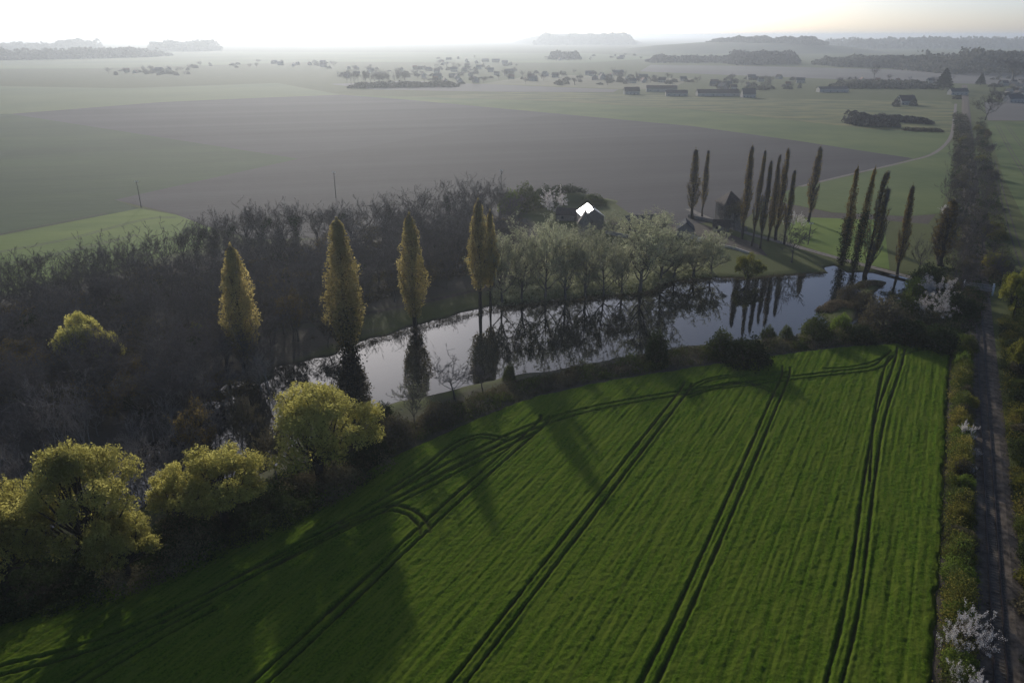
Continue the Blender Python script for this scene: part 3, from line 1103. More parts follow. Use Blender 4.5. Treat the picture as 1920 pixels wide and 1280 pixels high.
WILLOW = [willow_proto(81), willow_proto(82, H=21, R=8.5, lobes=50), willow_proto(83, H=18, R=9, lobes=54), willow_proto(84, H=16, R=7, lobes=38, leaves=28000)]
SMALLGOLD = willow_proto(86, H=9, R=5, lobes=22, leaves=10000, mat='willow', size=.26)
SMALLWILLOW = willow_proto(85, H=9, R=5, lobes=26, leaves=9000, mat='willow_green', size=.26)
BLOSSOM = [bare_proto(91, 6, 3.0, n1=9, n2=5, n3=3, up=.5, start=.1, trunk=.35, tw=8, r0=.14, leaf='blossom', leaf_n=6500, leaf_s=.15, twig_w=.03),
           bare_proto(92, 6, 3.3, n1=10, n2=5, n3=3, up=.45, start=.1, trunk=.3, tw=8, r0=.12, leaf='blossom', leaf_n=5500, leaf_s=.15, twig_w=.03)]
BUSH = [bush_proto(101, 3.2, 2.4, 'bush'), bush_proto(102, 3.0, 2.6, 'bush_dark', 4500), bush_proto(103, 3.0, 2.2, 'bush_bright'), bush_proto(104, 3.5, 2.6, 'scrub', 2500, tw=1200)]
CONIFER = conifer_proto(111)
FAR = [bush_proto(121, 9, 5, 'far_tree', 900, 1.0, tw=60), bush_proto(122, 11, 4.5, 'far_tree', 900, 1.0, tw=60), bush_proto(123, 7, 5, 'far_tree', 700, 1.1, tw=60)]

# ------------------------------------------------------------------ the four golden poplars by the wood and their neighbours
GP = 'golden poplars along the far lake shore'
plant(GOLD[0], 462, 690, 465, 72, 'poplar_tree', 'squat golden poplar standing alone at the left before the bare wood', 'tree', GP)
plant(GOLD_IVY, 655, 655, 414, 80, 'poplar_tree', 'tall golden poplar with dark ivy covered lower trunk', 'tree', GP)
plant(GOLD[1], 778, 606, 404, 60, 'poplar_tree', 'golden poplar with clear stem rising midway along the far shore', 'tree', GP)
plant(GOLD[2], 900, 580, 379, 50, 'poplar_tree', 'taller golden poplar of the pair beside the grey green lakeside trees', 'tree', GP)
plant(GOLD[2], 919, 572, 398, 32, 'poplar_tree', 'thin golden poplar of the pair touching the grey green lakeside trees', 'tree', GP)

# bronze poplars at the right
BP = 'bronze poplars around the farm and gravel path'
for pr, px, py, ty, w, lab in (
        (BRONZE[0], 1297, 410, 282, 26, 'broad bronze poplar leftmost of the tall group near the farmhouse'),
        (BRONZE[2], 1316, 408, 284, 16, 'slim bronze poplar touching the leftmost broad one'),
        (BRONZE[0], 1391, 448, 277, 22, 'tall dark bronze poplar just right of the hip roofed dovecote'),
        (BRONZE[2], 1410, 462, 286, 17, 'second bronze poplar right of the dovecote, bare at the foot'),
        (BRONZE[2], 1424, 466, 304, 17, 'third bronze poplar right of the dovecote, shorter than its neighbours'),
        (BRONZE[1], 1440, 452, 292, 18, 'fourth bronze poplar right of the dovecote, half hidden'),
        (BRONZE[1], 1453, 450, 281, 24, 'pale topped bronze poplar in the crowded row right of the dovecote'),
        (BRONZE[2], 1469, 458, 322, 18, 'last and shortest bronze poplar of the crowded row'),
        (BRONZE[0], 1516, 416, 278, 24, 'single bronze poplar standing alone on the lawn edge'),
        (BRONZE_IVY[0], 1578, 496, 316, 24, 'ivy clad bronze poplar at the lake inlet, left one of three'),
        (BRONZE_IVY[1], 1600, 506, 315, 22, 'very dark ivy clad poplar, middle one of three at the inlet'),
        (BRONZE[1], 1622, 512, 322, 34, 'forked bronze poplar, right one of three at the inlet'),
        (BRONZE[0], 1682, 515, 352, 24, 'leaning bronze poplar at the right end of the lake path'),
        (BRONZE[1], 1762, 498, 376, 50, 'broad rusty poplar beside the railway scrub')):
    plant(pr, px, py, ty, w, 'poplar_tree', lab, 'tree', BP)

# grey green trees between the golden poplars and the yellow bush
AL = 'grey green trees at the middle of the far shore'
al = [(942, 566, 404, 62), (978, 562, 415, 60), (1022, 558, 400, 72), (1060, 556, 408, 66), (1098, 554, 412, 62), (1132, 553, 428, 60), (1165, 549, 440, 54), (1200, 545, 388, 88),
      (1238, 528, 398, 80), (1262, 520, 450, 60), (1300, 517, 432, 66), (1332, 512, 424, 60), (1010, 520, 425, 60), (1080, 515, 420, 60), (1215, 500, 400, 70)]
on = ['first', 'second', 'third', 'fourth', 'fifth', 'sixth', 'seventh', 'eighth', 'ninth', 'tenth', 'eleventh', 'twelfth', 'thirteenth', 'fourteenth', 'fifteenth', 'sixteenth', 'seventeenth', 'eighteenth', 'nineteenth', 'twentieth']
for i, (px, py, ty, w) in enumerate(al):
    w *= 1.15
    if i < 12:
        lab = 'grey green budding tree, %s from the left along the middle lake shore' % on[i]
    else:
        lab = 'grey green budding tree in the second row behind the lake shore, %s from the left' % on[i - 12]
    plant(ALDER[i % 3], px, py, ty, w, 'alder_tree', lab, 'tree', AL)
plant(SMALLWILLOW, 1402, 524, 472, 50, 'willow_bush', 'rounded yellow green willow bush on the far shore right of the grey trees', 'bush')
plant(BARE[2], 1484, 492, 398, 60, 'bare_tree', 'round bare tree on the bank between yellow bush and ivy poplars', 'tree')
plant(BARE[0], 1722, 512, 440, 50, 'bare_tree', 'bare tree beside the rusty poplar at the lake path end', 'tree')

# ------------------------------------------------------------------ bare wood at the left
BW = 'leafless trees of the wood edge'
edge_tr = [(-60, 590, 470), (-20, 575, 478), (28, 565, 462), (70, 555, 455), (112, 560, 468), (150, 545, 452), (185, 548, 434), (215, 540, 440), (248, 528, 424), (285, 520, 430), (315, 512, 408),
           (345, 508, 412), (372, 500, 398), (402, 492, 384), (430, 485, 388), (462, 480, 368), (495, 478, 372), (528, 470, 366), (560, 470, 364), (595, 462, 374), (630, 460, 368),
           (660, 452, 372), (692, 450, 354), (722, 442, 358), (752, 438, 372), (785, 432, 338), (815, 430, 346), (842, 424, 334), (866, 420, 326), (892, 415, 318), (918, 410, 320), (938, 412, 338)]
edge_w = [48, 40, 44, 52, 40, 46, 58, 40, 56, 40, 44, 42, 44, 40, 36, 52, 42, 46, 46, 40, 40, 36, 52, 46, 38, 54, 44, 42, 44, 46, 44, 34]
pos = ['at the picture edge', 'above the yellow crowned willows', 'against the bright green strip', 'left of the squat golden poplar', 'behind the squat golden poplar', 'between the first two golden poplars',
       'behind the ivy trunked golden poplar', 'between the second and third golden poplars', 'against the dark ploughed field', 'at the right end of the wood']
for i, ((px, py, ty), w) in enumerate(zip(edge_tr, edge_w)):
    iv = i in (12, 13, 14, 16, 18, 20, 23, 27)
    pr = IVY[i % 2] if iv else BARE[i % 4]
    if px < 120:
        where = 'counting along the wood edge from the left picture edge'
    lab = ('ivy wrapped' if iv else 'leafless grey') + ' tree on the back edge of the wood, %s from the left' % (on[i] if i < 20 else 'number %d' % (i + 1))
    if i >= 20:
        lab = ('ivy wrapped' if iv else 'leafless grey') + ' tree on the back edge of the wood, %s from its right end' % on[31 - i]
    plant(pr, px, py, ty, w * 1.35, 'bare_tree', lab, 'tree', BW)
# inner trees, spread evenly over the wood
BI = 'leafless trees inside the wood'
inner = []
WP = np.array(WOOD_PX, float)
tries = 0
while len(inner) < 270 and tries < 30000:
    tries += 1
    px, py = rnd.uniform(-70, 980), rnd.uniform(420, 800)
    if not inside(np.array([px]), np.array([py]), WOOD_PX)[0]:
        continue
    line = np.interp(px, [e[0] for e in edge_tr], [e[1] for e in edge_tr])
    if py < line + 6:
        continue
    x, y = g(px, py)
    if seg_dist(np.array([x]), np.array([y]), smooth_line(strip))[0] < 5 or seg_dist(np.array([x]), np.array([y]), strip2)[0] < 8:
        continue
    if any((x - a) ** 2 + (y - b_) ** 2 < 5.2 ** 2 for a, b_ in inner):
        continue
    if 500 < px < 900 and seg_dist(np.array([x]), np.array([y]), LAKE, True)[0] < 11:
        continue
    inner.append((x, y))
for i, (x, y) in enumerate(inner):
    k = rnd.random()
    if k < .78:
        pr, Ht = BARE[i % 4], rnd.uniform(13, 19)
        lab, nm = 'bare tree lost in the dense wood beyond the lake', 'bare_tree'
    elif k < .9:
        pr, Ht = BROWNLEAF[i % 2], rnd.uniform(8, 12)
        lab, nm = 'low brown tree lost in the dense wood beyond the lake', 'budding_tree'
    else:
        pr, Ht = IVY[i % 2], rnd.uniform(11, 15)
        lab, nm = 'ivied tree lost in the dense wood beyond the lake', 'ivy_tree'
    qx, qy = topx(x, y)
    marks = [(60, 'near the left picture edge'), (190, 'above the pale willow crown'), (330, 'left of the squat golden poplar'), (460, 'around the squat golden poplar'), (560, 'right of the squat golden poplar'),
             (660, 'behind the ivy trunked golden poplar'), (780, 'behind the middle golden poplar'), (2000, 'behind the right pair of golden poplars')]
    mk = next(w_ for lim, w_ in marks if qx < lim)
    line = np.interp(qx, [e[0] for e in edge_tr], [e[1] for e in edge_tr])
    lab = (('tall ' if Ht > 15 else 'low ') + ('rounded ', 'upright ', 'spreading ', 'narrow ')[i % 4]).replace('low low', 'low') + lab.replace('low brown', 'brown').replace(' lost in the dense wood beyond the lake', ' in the wood ' + mk + (', back rows' if qy < line + 50 else ', middle rows' if qy < line + 110 else ', front rows'))
    plant(pr, 0, 0, 0, 0, nm, lab, 'tree', BI, pt=(x, y), H=Ht, Wm=rnd.uniform(9, 13))
# slender trees standing in the swampy left end of the lake
BS = 'slender trees in the flooded end of the lake'
sw = []
tries = 0
SWAMP = [(-60, 860), (60, 800), (200, 735), (400, 690), (520, 672), (520, 720), (470, 800), (430, 860), (330, 915), (290, 960), (60, 985), (-60, 1000)]
while len(sw) < 95 and tries < 15000:
    tries += 1
    px, py = rnd.uniform(-120, 530), rnd.uniform(690, 1000)
    if not inside(np.array([px]), np.array([py]), SWAMP)[0]:
        continue
    if ((395 < px < 485 and 745 < py < 880) or (285 < px < 345 and 900 < py < 970)) and rnd.random() < .8:
        continue
    x, y = g(px, py)
    if any((x - a) ** 2 + (y - b_) ** 2 < 2.2 ** 2 for a, b_ in sw):
        continue
    sw.append((x, y))
for i, (x, y) in enumerate(sw):
    dk = i % 5 < 2 and terrain(np.array([x]), np.array([y]))[1][0] > 0
    qx, qy = topx(x, y)
    where = ('behind the smaller golden willow' if qx > 330 else 'behind the tall golden willow' if qx > 130 else 'by the left picture edge') + (', nearer the lake track' if qy < 830 else ', nearer the willows')
    plant(BARE[i % 4] if dk else THIN[i % 2], 0, 0, 0, 0, 'swamp_tree', ('short ' if i % 3 == 0 else 'taller ') + ('dark' if dk else 'thin pale') + ' leafless swamp tree ' + where, 'tree', BS, pt=(x, y), H=rnd.uniform(8, 10.5) if i % 3 == 0 else rnd.uniform(11, 14.5), Wm=rnd.uniform(6, 9) if dk else rnd.uniform(4, 6.5))
for px, py, ty, w, pr, lab in ((455, 850, 728, 66, BROWNLEAF[0], 'brownish budding tree left of the big golden willow, its top against water'),
                               (385, 862, 738, 70, BROWNLEAF[1], 'open twiggy budding tree over the swamp between two willows'),
                               (520, 905, 780, 70, BROWNLEAF[0], 'brown leafed tree tucked under the left side of the big willow'),
                               (130, 930, 790, 60, BARE[1], 'bare tree behind the large golden willow at the left')):
    plant(pr, px, py, ty, w, 'budding_tree', lab, 'tree')
plant(SMALLGOLD, 165, 700, 584, 84, 'willow_tree', 'pale golden willow crown rising out of the dark wood at the left', 'tree')
plant(SMALLGOLD, 216, 705, 612, 46, 'willow_tree', 'small golden willow crown touching the pale one in the dark wood', 'tree')
plant(SMALLWILLOW, 372, 640, 600, 24, 'willow_tree', 'tiny yellow sapling in the dark wood left of the squat poplar', 'tree')
plant(BROWNLEAF[1], 550, 640, 535, 50, 'budding_tree', 'brown budding tree between the squat and the ivy trunked poplar', 'tree')
plant(BROWNLEAF[0], 615, 650, 585, 60, 'budding_tree', 'rusty yellow budding tree at the foot of the ivy trunked poplar', 'tree')
plant(BROWNLEAF[1], 40, 720, 640, 90, 'budding_tree', 'rusty brown tree at the left picture edge above the swamp', 'tree')

# ------------------------------------------------------------------ willows on the near bank
NW = 'golden willows along the near bank'
plant(WILLOW[0], 600, 905, 719, 196, 'willow_tree', 'largest golden willow, domed and standing beside open water', 'tree', NW, rotz=.4)
plant(WILLOW[3], 425, 985, 836, 150, 'willow_tree', 'smaller golden willow above the field corner, left of the largest', 'tree', NW, rotz=1.5)
plant(WILLOW[3], 345, 985, 868, 90, 'willow_tree', 'low golden willow leaning left from the field corner', 'tree', NW, rotz=3.5)
plant(WILLOW[1], 182, 1075, 822, 190, 'willow_tree', 'tall golden willow in front of the dark swamp at the left', 'tree', NW, rotz=2.2)
plant(WILLOW[3], 240, 1085, 950, 120, 'willow_tree', 'low green gold willow at the foot of the tall one', 'tree', NW, rotz=5.2)
plant(WILLOW[2], 20, 1120, 900, 200, 'willow_tree', 'golden willow cut by the left picture edge', 'tree', NW, rotz=.9)
plant(WILLOW[1], -150, 1200, 960, 220, 'willow_tree', 'willow beyond the left picture edge, only its shade reaches the field', 'tree', NW)

# ------------------------------------------------------------------ near bank trees and shrubs
plant(BARE[2], 852, 748, 655, 84, 'bare_tree', 'dark gnarled leafless oak on the near bank in front of open water', 'tree', rotz=1)
plant(bare_proto(47, 12, 3.2, n1=11, n2=4, up=1.0, start=.2, leaf='alder', leaf_n=1800, leaf_s=.16, r0=.14), 778, 800, 688, 56, 'budding_tree', 'slender fan shaped budding tree between the big willow and the bare oak', 'tree')
plant(BARE[3], 905, 735, 675, 40, 'bare_tree', 'small pale bare tree right of the gnarled oak', 'tree')
shr = [(BUSH[0], 955, 712, 675, 24, 'small upright green bush on the near bank right of the bare oak'),
       (BUSH[1], 1230, 682, 612, 44, 'dark upright bush standing before the tree reflections'),
       (BUSH[0], 1352, 668, 609, 56, 'twiggy olive bush on the near bank below the reflected poplars'),
       (BUSH[1], 1396, 680, 622, 84, 'wide dense green bush on the near bank at the field edge'),
       (BUSH[0], 1440, 636, 607, 30, 'small round bush at the waterline, left of a matching pair'),
       (BUSH[0], 1474, 634, 605, 24, 'small round bush at the waterline, right of a matching pair'),
       (BUSH[0], 1528, 632, 583, 54, 'grey green bush before the brown reed island'),
       (BUSH[2], 1574, 622, 584, 38, 'fresh bright green bush before the reed island'),
       (BUSH[3], 1655, 620, 552, 84, 'large open olive bush right of the bright green one'),
       (BUSH[1], 1610, 640, 606, 60, 'low dark bush between the olive bush and the crop'),
       (BUSH[1], 1700, 640, 596, 80, 'broad dark bush at the far corner of the crop'),
       (BUSH[1], 1762, 655, 600, 64, 'dark bush at the field corner beside the railway'),
       (BUSH[2], 1716, 560, 515, 40, 'light green bush at the right end of the lake'),
       (BUSH[0], 1700, 590, 548, 50, 'olive bush below the light green one at the lake end'),
       (BUSH[1], 1790, 590, 540, 70, 'dark bush between the blossom trees and the railway bridge'),
       (BUSH[1], 1735, 540, 488, 60, 'dark evergreen bush behind the blossom trees'),
       (BUSH[3], 1590, 560, 528, 40, 'thin brown willow bush on the reed island'),
       (BUSH[3], 1620, 575, 540, 44, 'brown bush at the right side of the reed island'),
       (BUSH[1], 720, 800, 748, 44, 'dark bush at the right foot of the largest willow'),
       (BUSH[3], 745, 830, 770, 60, 'brown bush between the largest willow and the fan shaped tree'),
       (BUSH[3], 820, 795, 752, 60, 'brown bush under the fan shaped tree'),
       (BUSH[1], 700, 860, 800, 50, 'dark bush against the crop below the largest willow')]
for pr, px, py, ty, w, lab in shr:
    plant(pr, px, py, ty, w, 'bush', lab, 'bush', 'bushes on the near bank', parts=('stems', 'foliage'))
for px, py, ty, w, k, lab in ((1753, 566, 516, 62, 0, 'hazy white blossom tree, the farther of two by the lake end'), (1744, 600, 540, 58, 1, 'bright white blossom tree, the nearer of two by the lake end'),
                              (1040, 398, 350, 54, 1, 'white blossom tree on the slope left of the gleaming roof'), (1478, 432, 394, 24, 0, 'small pink white blossom tree right of the poplar row'),
                              (1503, 425, 398, 18, 1, 'small blossom tree at the foot of the lone poplar'), (1810, 828, 790, 27, 0, 'white blossom bush beside the rails, topmost of three'),
                              (1823, 856, 834, 22, 1, 'white blossom bush beside the rails, middle of three'), (1817, 892, 868, 24, 0, 'white blossom bush beside the rails, lowest of three'),
                              (1806, 1232, 1140, 74, 1, 'large white blossom bush in the near railway hedge'), (1800, 1310, 1245, 64, 0, 'sparse blossom bush at the bottom picture edge'),
                              (1778, 408, 385, 30, 0, 'pale blossom tree top behind the rusty poplar')):
    plant(BLOSSOM[k], px, py, ty, w, 'blossom_tree', lab, 'tree', 'white blossom trees')


# scrub belts: nobody could count their stems
def scrub(name, line_px, width, hgt, n, mats, label, leaf=.3, seed=1, clear=None, lift=0.0):
    rs = np.random.RandomState(seed)
    L = np.array(smooth_line(G(line_px), 8))
    seg = np.linalg.norm(np.diff(L, axis=0), axis=1)
    cum = np.concatenate([[0], np.cumsum(seg)])
    parts_V, n_c = [], n // 14
    s = rs.uniform(0, cum[-1], n_c)
    x0 = np.interp(s, cum, L[:, 0])
    y0 = np.interp(s, cum, L[:, 1])
    k = np.clip(np.searchsorted(cum, s) - 1, 0, len(seg) - 1)
    T = np.diff(L, axis=0)[k] / seg[k][:, None]
    Nn = np.stack([-T[:, 1], T[:, 0]], 1)
    w = width * rs.uniform(-.5, .5, n_c)
    x, y = x0 + Nn[:, 0] * w, y0 + Nn[:, 1] * w
    prof = (1 - (np.abs(w) / (width * .5)) ** 3) * (.58 + vnoise(x, y, 5, seed) * 1.5 + vnoise(x, y, 2.2, seed + 3) * .8)
    top = np.clip(hgt * prof, .15, None)
    zz = top * (1 - rs.rand(n_c) ** 1.7 * .9)
    gz_ = terrain(x, y)[0]
    c = np.stack([x, y, zz + np.maximum(gz_, -.7) + lift], 1)
    Q = (c[:, None, :] + rs.normal(size=(n_c, 14, 3)) * (.45, .45, .3)).reshape(-1, 3)
    V1, F1 = quad_cloud(Q, leaf, rs, aspect=1.5)
    me = mesh_np(name, V1, 4, F1)
    for m_ in mats:
        me.materials.append(M[m_])
    if len(mats) > 1:
        sel = (vnoise(Q[:, 0], Q[:, 1], 7, seed + 9) + rs.normal(size=len(Q)) * .12 > .05).astype(np.int32)
        if len(mats) > 2:
            sel += (vnoise(Q[:, 0], Q[:, 1], 5, seed + 12) + rs.normal(size=len(Q)) * .1 > .2).astype(np.int32)
        me.polygons.foreach_set('material_index', sel)
    return link(name, me, kind='stuff', label=label)


scrub('bank_scrub', [(680, 860), (760, 815), (860, 775), (960, 738), (1080, 707), (1200, 688), (1320, 668), (1420, 655), (1540, 642), (1660, 630), (1770, 640)], 8, 2.8, 60000, ['scrub', 'bush', 'reed'], 'brown bramble scrub along the near bank', .3, 5)
scrub('willow_scrub', [(-200, 1150), (0, 1110), (180, 1080), (300, 1040), (430, 985), (560, 925), (690, 850)], 17, 3.4, 80000, ['bush_dark', 'scrub'], 'dark undergrowth under the willows', .32, 6)
scrub('railway_hedge', [(1806, 640), (1802, 700), (1800, 800), (1797, 900), (1797, 1000), (1796, 1100), (1796, 1200), (1795, 1300), (1795, 1420)], 4.2, 3.6, 80000, ['hedge', 'bush', 'bush_bright'], 'leafy hedge between crop and railway', .22, 8)
HB = [bush_proto(131, 3.4, 2.6, 'hedge', 4200, .24), bush_proto(132, 3.0, 2.4, 'bush_bright', 3600, .22), bush_proto(133, 3.6, 2.4, 'scrub', 3000, .24, tw=1000)]
yy = 655.0
seq = 0
while yy < 1330:
    plant(HB[(seq * 7 + seq // 3) % 3], 1794 + rnd.uniform(0, 9) + (8 if yy < 1000 else 0), yy + 14, 0, 0, 'hedge_bush', on[seq % 20] + (' yellowish', ' bright green', ' brown')[(seq * 7 + seq // 3) % 3] + ' bush from the top in the hedge between crop and railway' if seq < 20 else ('last but one', 'last', 'very last')[min(seq - 20, 2)] + ' bush of the hedge between crop and railway', 'bush', 'bushes of the railway hedge',
          parts=('stems', 'foliage'), H=rnd.uniform(2.4, 4.2), Wm=rnd.uniform(3.4, 5.0))
    yy += 14 + (yy - 640) * .055 + rnd.uniform(-3, 5)
    seq += 1
yy = 640.0
seq = 0
while yy < 1300:
    plant((BUSH[1], HB[0], HB[2], BUSH[0])[seq % 4], 1908 + (yy - 640) * .10 + rnd.uniform(-6, 10), yy + 14, 0, 0, 'scrub_bush', on[seq] + (' dark', ' yellowish', ' brown', ' olive')[seq % 4] + ' bush from the bridge along the right side of the rails', 'bush', 'bushes right of the rails',
          parts=('stems', 'foliage'), H=rnd.uniform(2.4, 4.4), Wm=rnd.uniform(4.5, 7))
    yy += 20 + (yy - 620) * .07 + rnd.uniform(-3, 5)
    seq += 1
scrub('railway_scrub', [(1894, 600), (1902, 700), (1914, 800), (1928, 900), (1943, 1000), (1962, 1100), (1988, 1250), (2010, 1400)], 6, 2.6, 50000, ['bush_dark', 'hedge', 'bush'], 'scrub right of the rails', .24, 9)
scrub('outer_scrub', [(1930, 560), (1950, 650), (1975, 760), (2010, 900), (2060, 1100), (2110, 1300)], 12, 5.0, 50000, ['bush_dark', 'bush', 'hedge'], 'taller bushes at the right picture edge', .3, 10)
scrub('far_railway_scrub', [(1800, 215), (1806, 260), (1806, 320), (1812, 400), (1808, 480), (1800, 560)], 14, 3.2, 50000, ['scrub', 'bush_dark', 'scrub'], 'dark scrub over the railway beyond the bridge', .45, 12)
scrub('far_railway_bushes', [(1838, 230), (1848, 320), (1862, 400), (1872, 480), (1880, 540)], 8, 2.6, 26000, ['bush_dark', 'scrub', 'bush'], 'bushes right of the railway beyond the bridge', .42, 13)
scrub('lake_end_scrub', [(1690, 545), (1720, 575), (1740, 610), (1780, 620), (1800, 580), (1810, 540)], 13, 2.6, 30000, ['bush_dark', 'scrub'], 'dark brambles around the lake end', .34, 14)
scrub('reed_bed', [(1545, 582), (1575, 570), (1600, 575)], 5, 1.7, 9000, ['reed'], 'dry brown reeds on the small island', .3, 15)
scrub('reed_spit', [(1610, 536), (1635, 530), (1655, 532)], 4, 1.3, 5000, ['reed', 'scrub'], 'dry reeds on the spit', .28, 16)
scrub('shore_fringe', [(640, 655), (740, 626), (880, 588), (1000, 569), (1130, 556), (1225, 546), (1250, 529), (1330, 523), (1480, 516), (1545, 510)], 1.8, .9, 16000, ['scrub', 'reed'], 'dry fringe of sedge along the far shore', .25, 17)
scrub('alder_thicket', [(925, 560), (1000, 552), (1100, 542), (1200, 535), (1240, 515), (1330, 508)], 12, 4.5, 22000, ['alder', 'alder'], 'grey green thicket under the lakeside trees', .38, 20)
scrub('wood_undergrowth', [(-120, 640), (150, 580), (400, 520), (600, 490), (800, 460), (960, 430)], 26, 3.0, 46000, ['scrub', 'bush_dark'], 'bramble undergrowth inside the bare wood', .5, 18)
scrub('wood_thicket', [(-150, 760), (100, 700), (300, 650), (480, 600), (700, 540), (920, 480)], 24, 3.0, 40000, ['scrub', 'scrub'], 'brown thicket between bare wood and lake track', .45, 19)

# ------------------------------------------------------------------ railway side trees and far right trees
rt = [(1790, 330, 262, 34, BARE[0]), (1815, 300, 240, 30, BARE[1]), (1775, 395, 300, 40, BARE[2]), (1800, 420, 330, 44, BARE[3]), (1822, 380, 290, 40, BARE[0]), (1850, 400, 330, 34, BARE[2]),
      (1812, 500, 400, 50, BARE[1]), (1840, 470, 395, 40, BARE[3]), (1790, 520, 440, 44, BARE[0]), (1862, 520, 450, 44, BARE[2]),
      (1800, 262, 222, 24, BARE[1]), (1825, 330, 285, 30, BARE[2]), (1845, 350, 300, 30, BARE[0]), (1780, 455, 385, 46, IVY[0]), (1828, 440, 370, 46, IVY[1]), (1800, 560, 480, 50, BARE[1]), (1850, 300, 262, 26, BARE[3])]
rt.sort(key=lambda q: q[1])
for i, (px, py, ty, w, pr) in enumerate(rt):
    plant(pr, px, py, ty, w, 'bare_tree', 'dark leafless tree in the railway scrub, %s counting from the horizon' % on[i], 'tree', 'trees along the railway beyond the bridge')
seq = 0
for yy in (228, 240, 250, 264, 276, 290, 305, 322, 338, 356, 372, 392, 412, 432, 452, 474, 496, 516, 536):
    for side in (0, 1):
        px = (1795 + rnd.uniform(-4, 14) + (yy - 228) * .02) if side == 0 else (1836 + (yy - 228) * .11 + rnd.uniform(-6, 12))
        pr = (BUSH[3], BARE[seq % 4], HB[0], BUSH[1], BROWNLEAF[seq % 2])[rnd.randrange(5)]
        bare_ = pr in BARE or pr in BROWNLEAF
        plant(pr, px, yy + rnd.uniform(-5, 5), 0, 0, 'lineside_tree' if bare_ else 'lineside_bush', ('leafless tree' if bare_ else 'rounded bush') + (' left' if side == 0 else ' right') + ' of the line beyond the bridge, %s from the village end' % on[seq // 2],
              'tree' if bare_ else 'bush', 'trees and bushes along the line beyond the bridge', parts=('trunk', 'crown') if bare_ else ('stems', 'foliage'), H=rnd.uniform(6, 11) if bare_ else rnd.uniform(3.5, 6.5), Wm=rnd.uniform(6, 9))
        seq += 1
plant(SMALLWILLOW, 1900, 600, 498, 64, 'willow_tree', 'light green rounded tree right of the rails near the bridge', 'tree')
plant(SMALLWILLOW, 1912, 705, 628, 50, 'willow_tree', 'yellow green tree at the right picture edge below the bridge', 'tree')
plant(BUSH[0], 1815, 660, 622, 30, 'bush', 'olive bush at the top of the railway hedge', 'bush', parts=('stems', 'foliage'))
plant(BUSH[2], 1802, 690, 655, 26, 'bush', 'bright bush at the hedge top beside the crop corner', 'bush', parts=('stems', 'foliage'))
plant(BARE[2], 1847, 226, 162, 50, 'bare_tree', 'large round bare tree beside the railway near the village', 'tree')
plant(CONIFER, 1768, 168, 128, 36, 'dark_conifer', 'broad dark conifer at the village end of the railway', 'tree')
plant(CONIFER, 1838, 160, 138, 20, 'dark_conifer', 'narrow dark conifer right of the broad one', 'tree')
plant(BARE[1], 1638, 150, 116, 18, 'bare_tree', 'tall bare tree above the distant right hamlet', 'tree')
plant(BARE[3], 1900, 160, 96, 60, 'bare_tree', 'hazy bare tree at the right picture edge near the village', 'tree')

# ------------------------------------------------------------------ mound, poles, bridge
mx_, my_ = g(1050, 378)
rs = np.random.RandomState(4)
xs, ys = np.meshgrid(np.linspace(-32, 30, 90), np.linspace(-14, 16, 50))
hz_ = 4.6 * np.exp(-(xs / 15) ** 2 - (ys / 6.5) ** 2) + 2.2 * np.exp(-((xs - 16) / 8) ** 2 - (ys / 5) ** 2)
hz_ = hz_ * (1 + vnoise(xs, ys, 3, 2) * .5) - .12
idx = np.arange(xs.size).reshape(xs.shape)
F = np.stack([idx[:-1, :-1], idx[:-1, 1:], idx[1:, 1:], idx[1:, :-1]], -1).reshape(-1)
link('grass_mound', mesh_np('grass_mound', np.stack([xs + mx_, ys + my_, hz_], -1).reshape(-1, 3), 4, F, M['ground'], True), kind='structure', label='overgrown grassy mound behind the gleaming roof')
for px, py, ty, w, k, lab in ((985, 392, 338, 56, 0, 'green bushy tree on the left shoulder of the grassy mound'), (1065, 372, 342, 70, 1, 'dark spreading bush on top of the grassy mound'), (955, 398, 352, 40, 2, 'light green bush where mound and wood meet'),
                              (1020, 380, 344, 50, 1, 'dark bush between the mound top and the blossom tree'), (1110, 382, 362, 50, 0, 'low bush on the right tail of the mound')):
    plant(BUSH[k], px, py, ty, w, 'bush', lab, 'bush', parts=('stems', 'foliage'))


def pole(px, py, ty, lab):
    x, y = g(px, py)
    Hh = height_at(y, ty)
    o = link('utility_pole', None, None, (x, y, 0), 0, label=lab, cat='pole', group='poles along the field edge')
    link('post', MB().tube([np.array((0, 0, 0)), np.array((0, 0, Hh * .5)), np.array((0, 0, Hh))], [.22, .19, .15], 8).mesh('post', M['wood'], True), o)
    link('crossarm', MB().box(-.9, .9, -.07, .07, Hh - .35, Hh - .15).mesh('crossarm', M['white']), o)
    for dx in (-.75, 0, .75):
        link('insulator', MB().tube([np.array((dx, 0, Hh - .149)), np.array((dx, 0, Hh + .05)), np.array((dx, 0, Hh + .25))], [.10, .14, .08], 6).mesh('insulator', M['white'], True), o)


pole(265, 389, 340, 'weathered pole at the tip of the bright green strip')
pole(630, 372, 323, 'thin pole against the ploughed field above the ivy trunked poplar')
pole(940, 372, 319, 'thin pole at the right end of the wood beside the mound')
pole(1515, 458, 418, 'short pole on the lawn below the lone poplar')

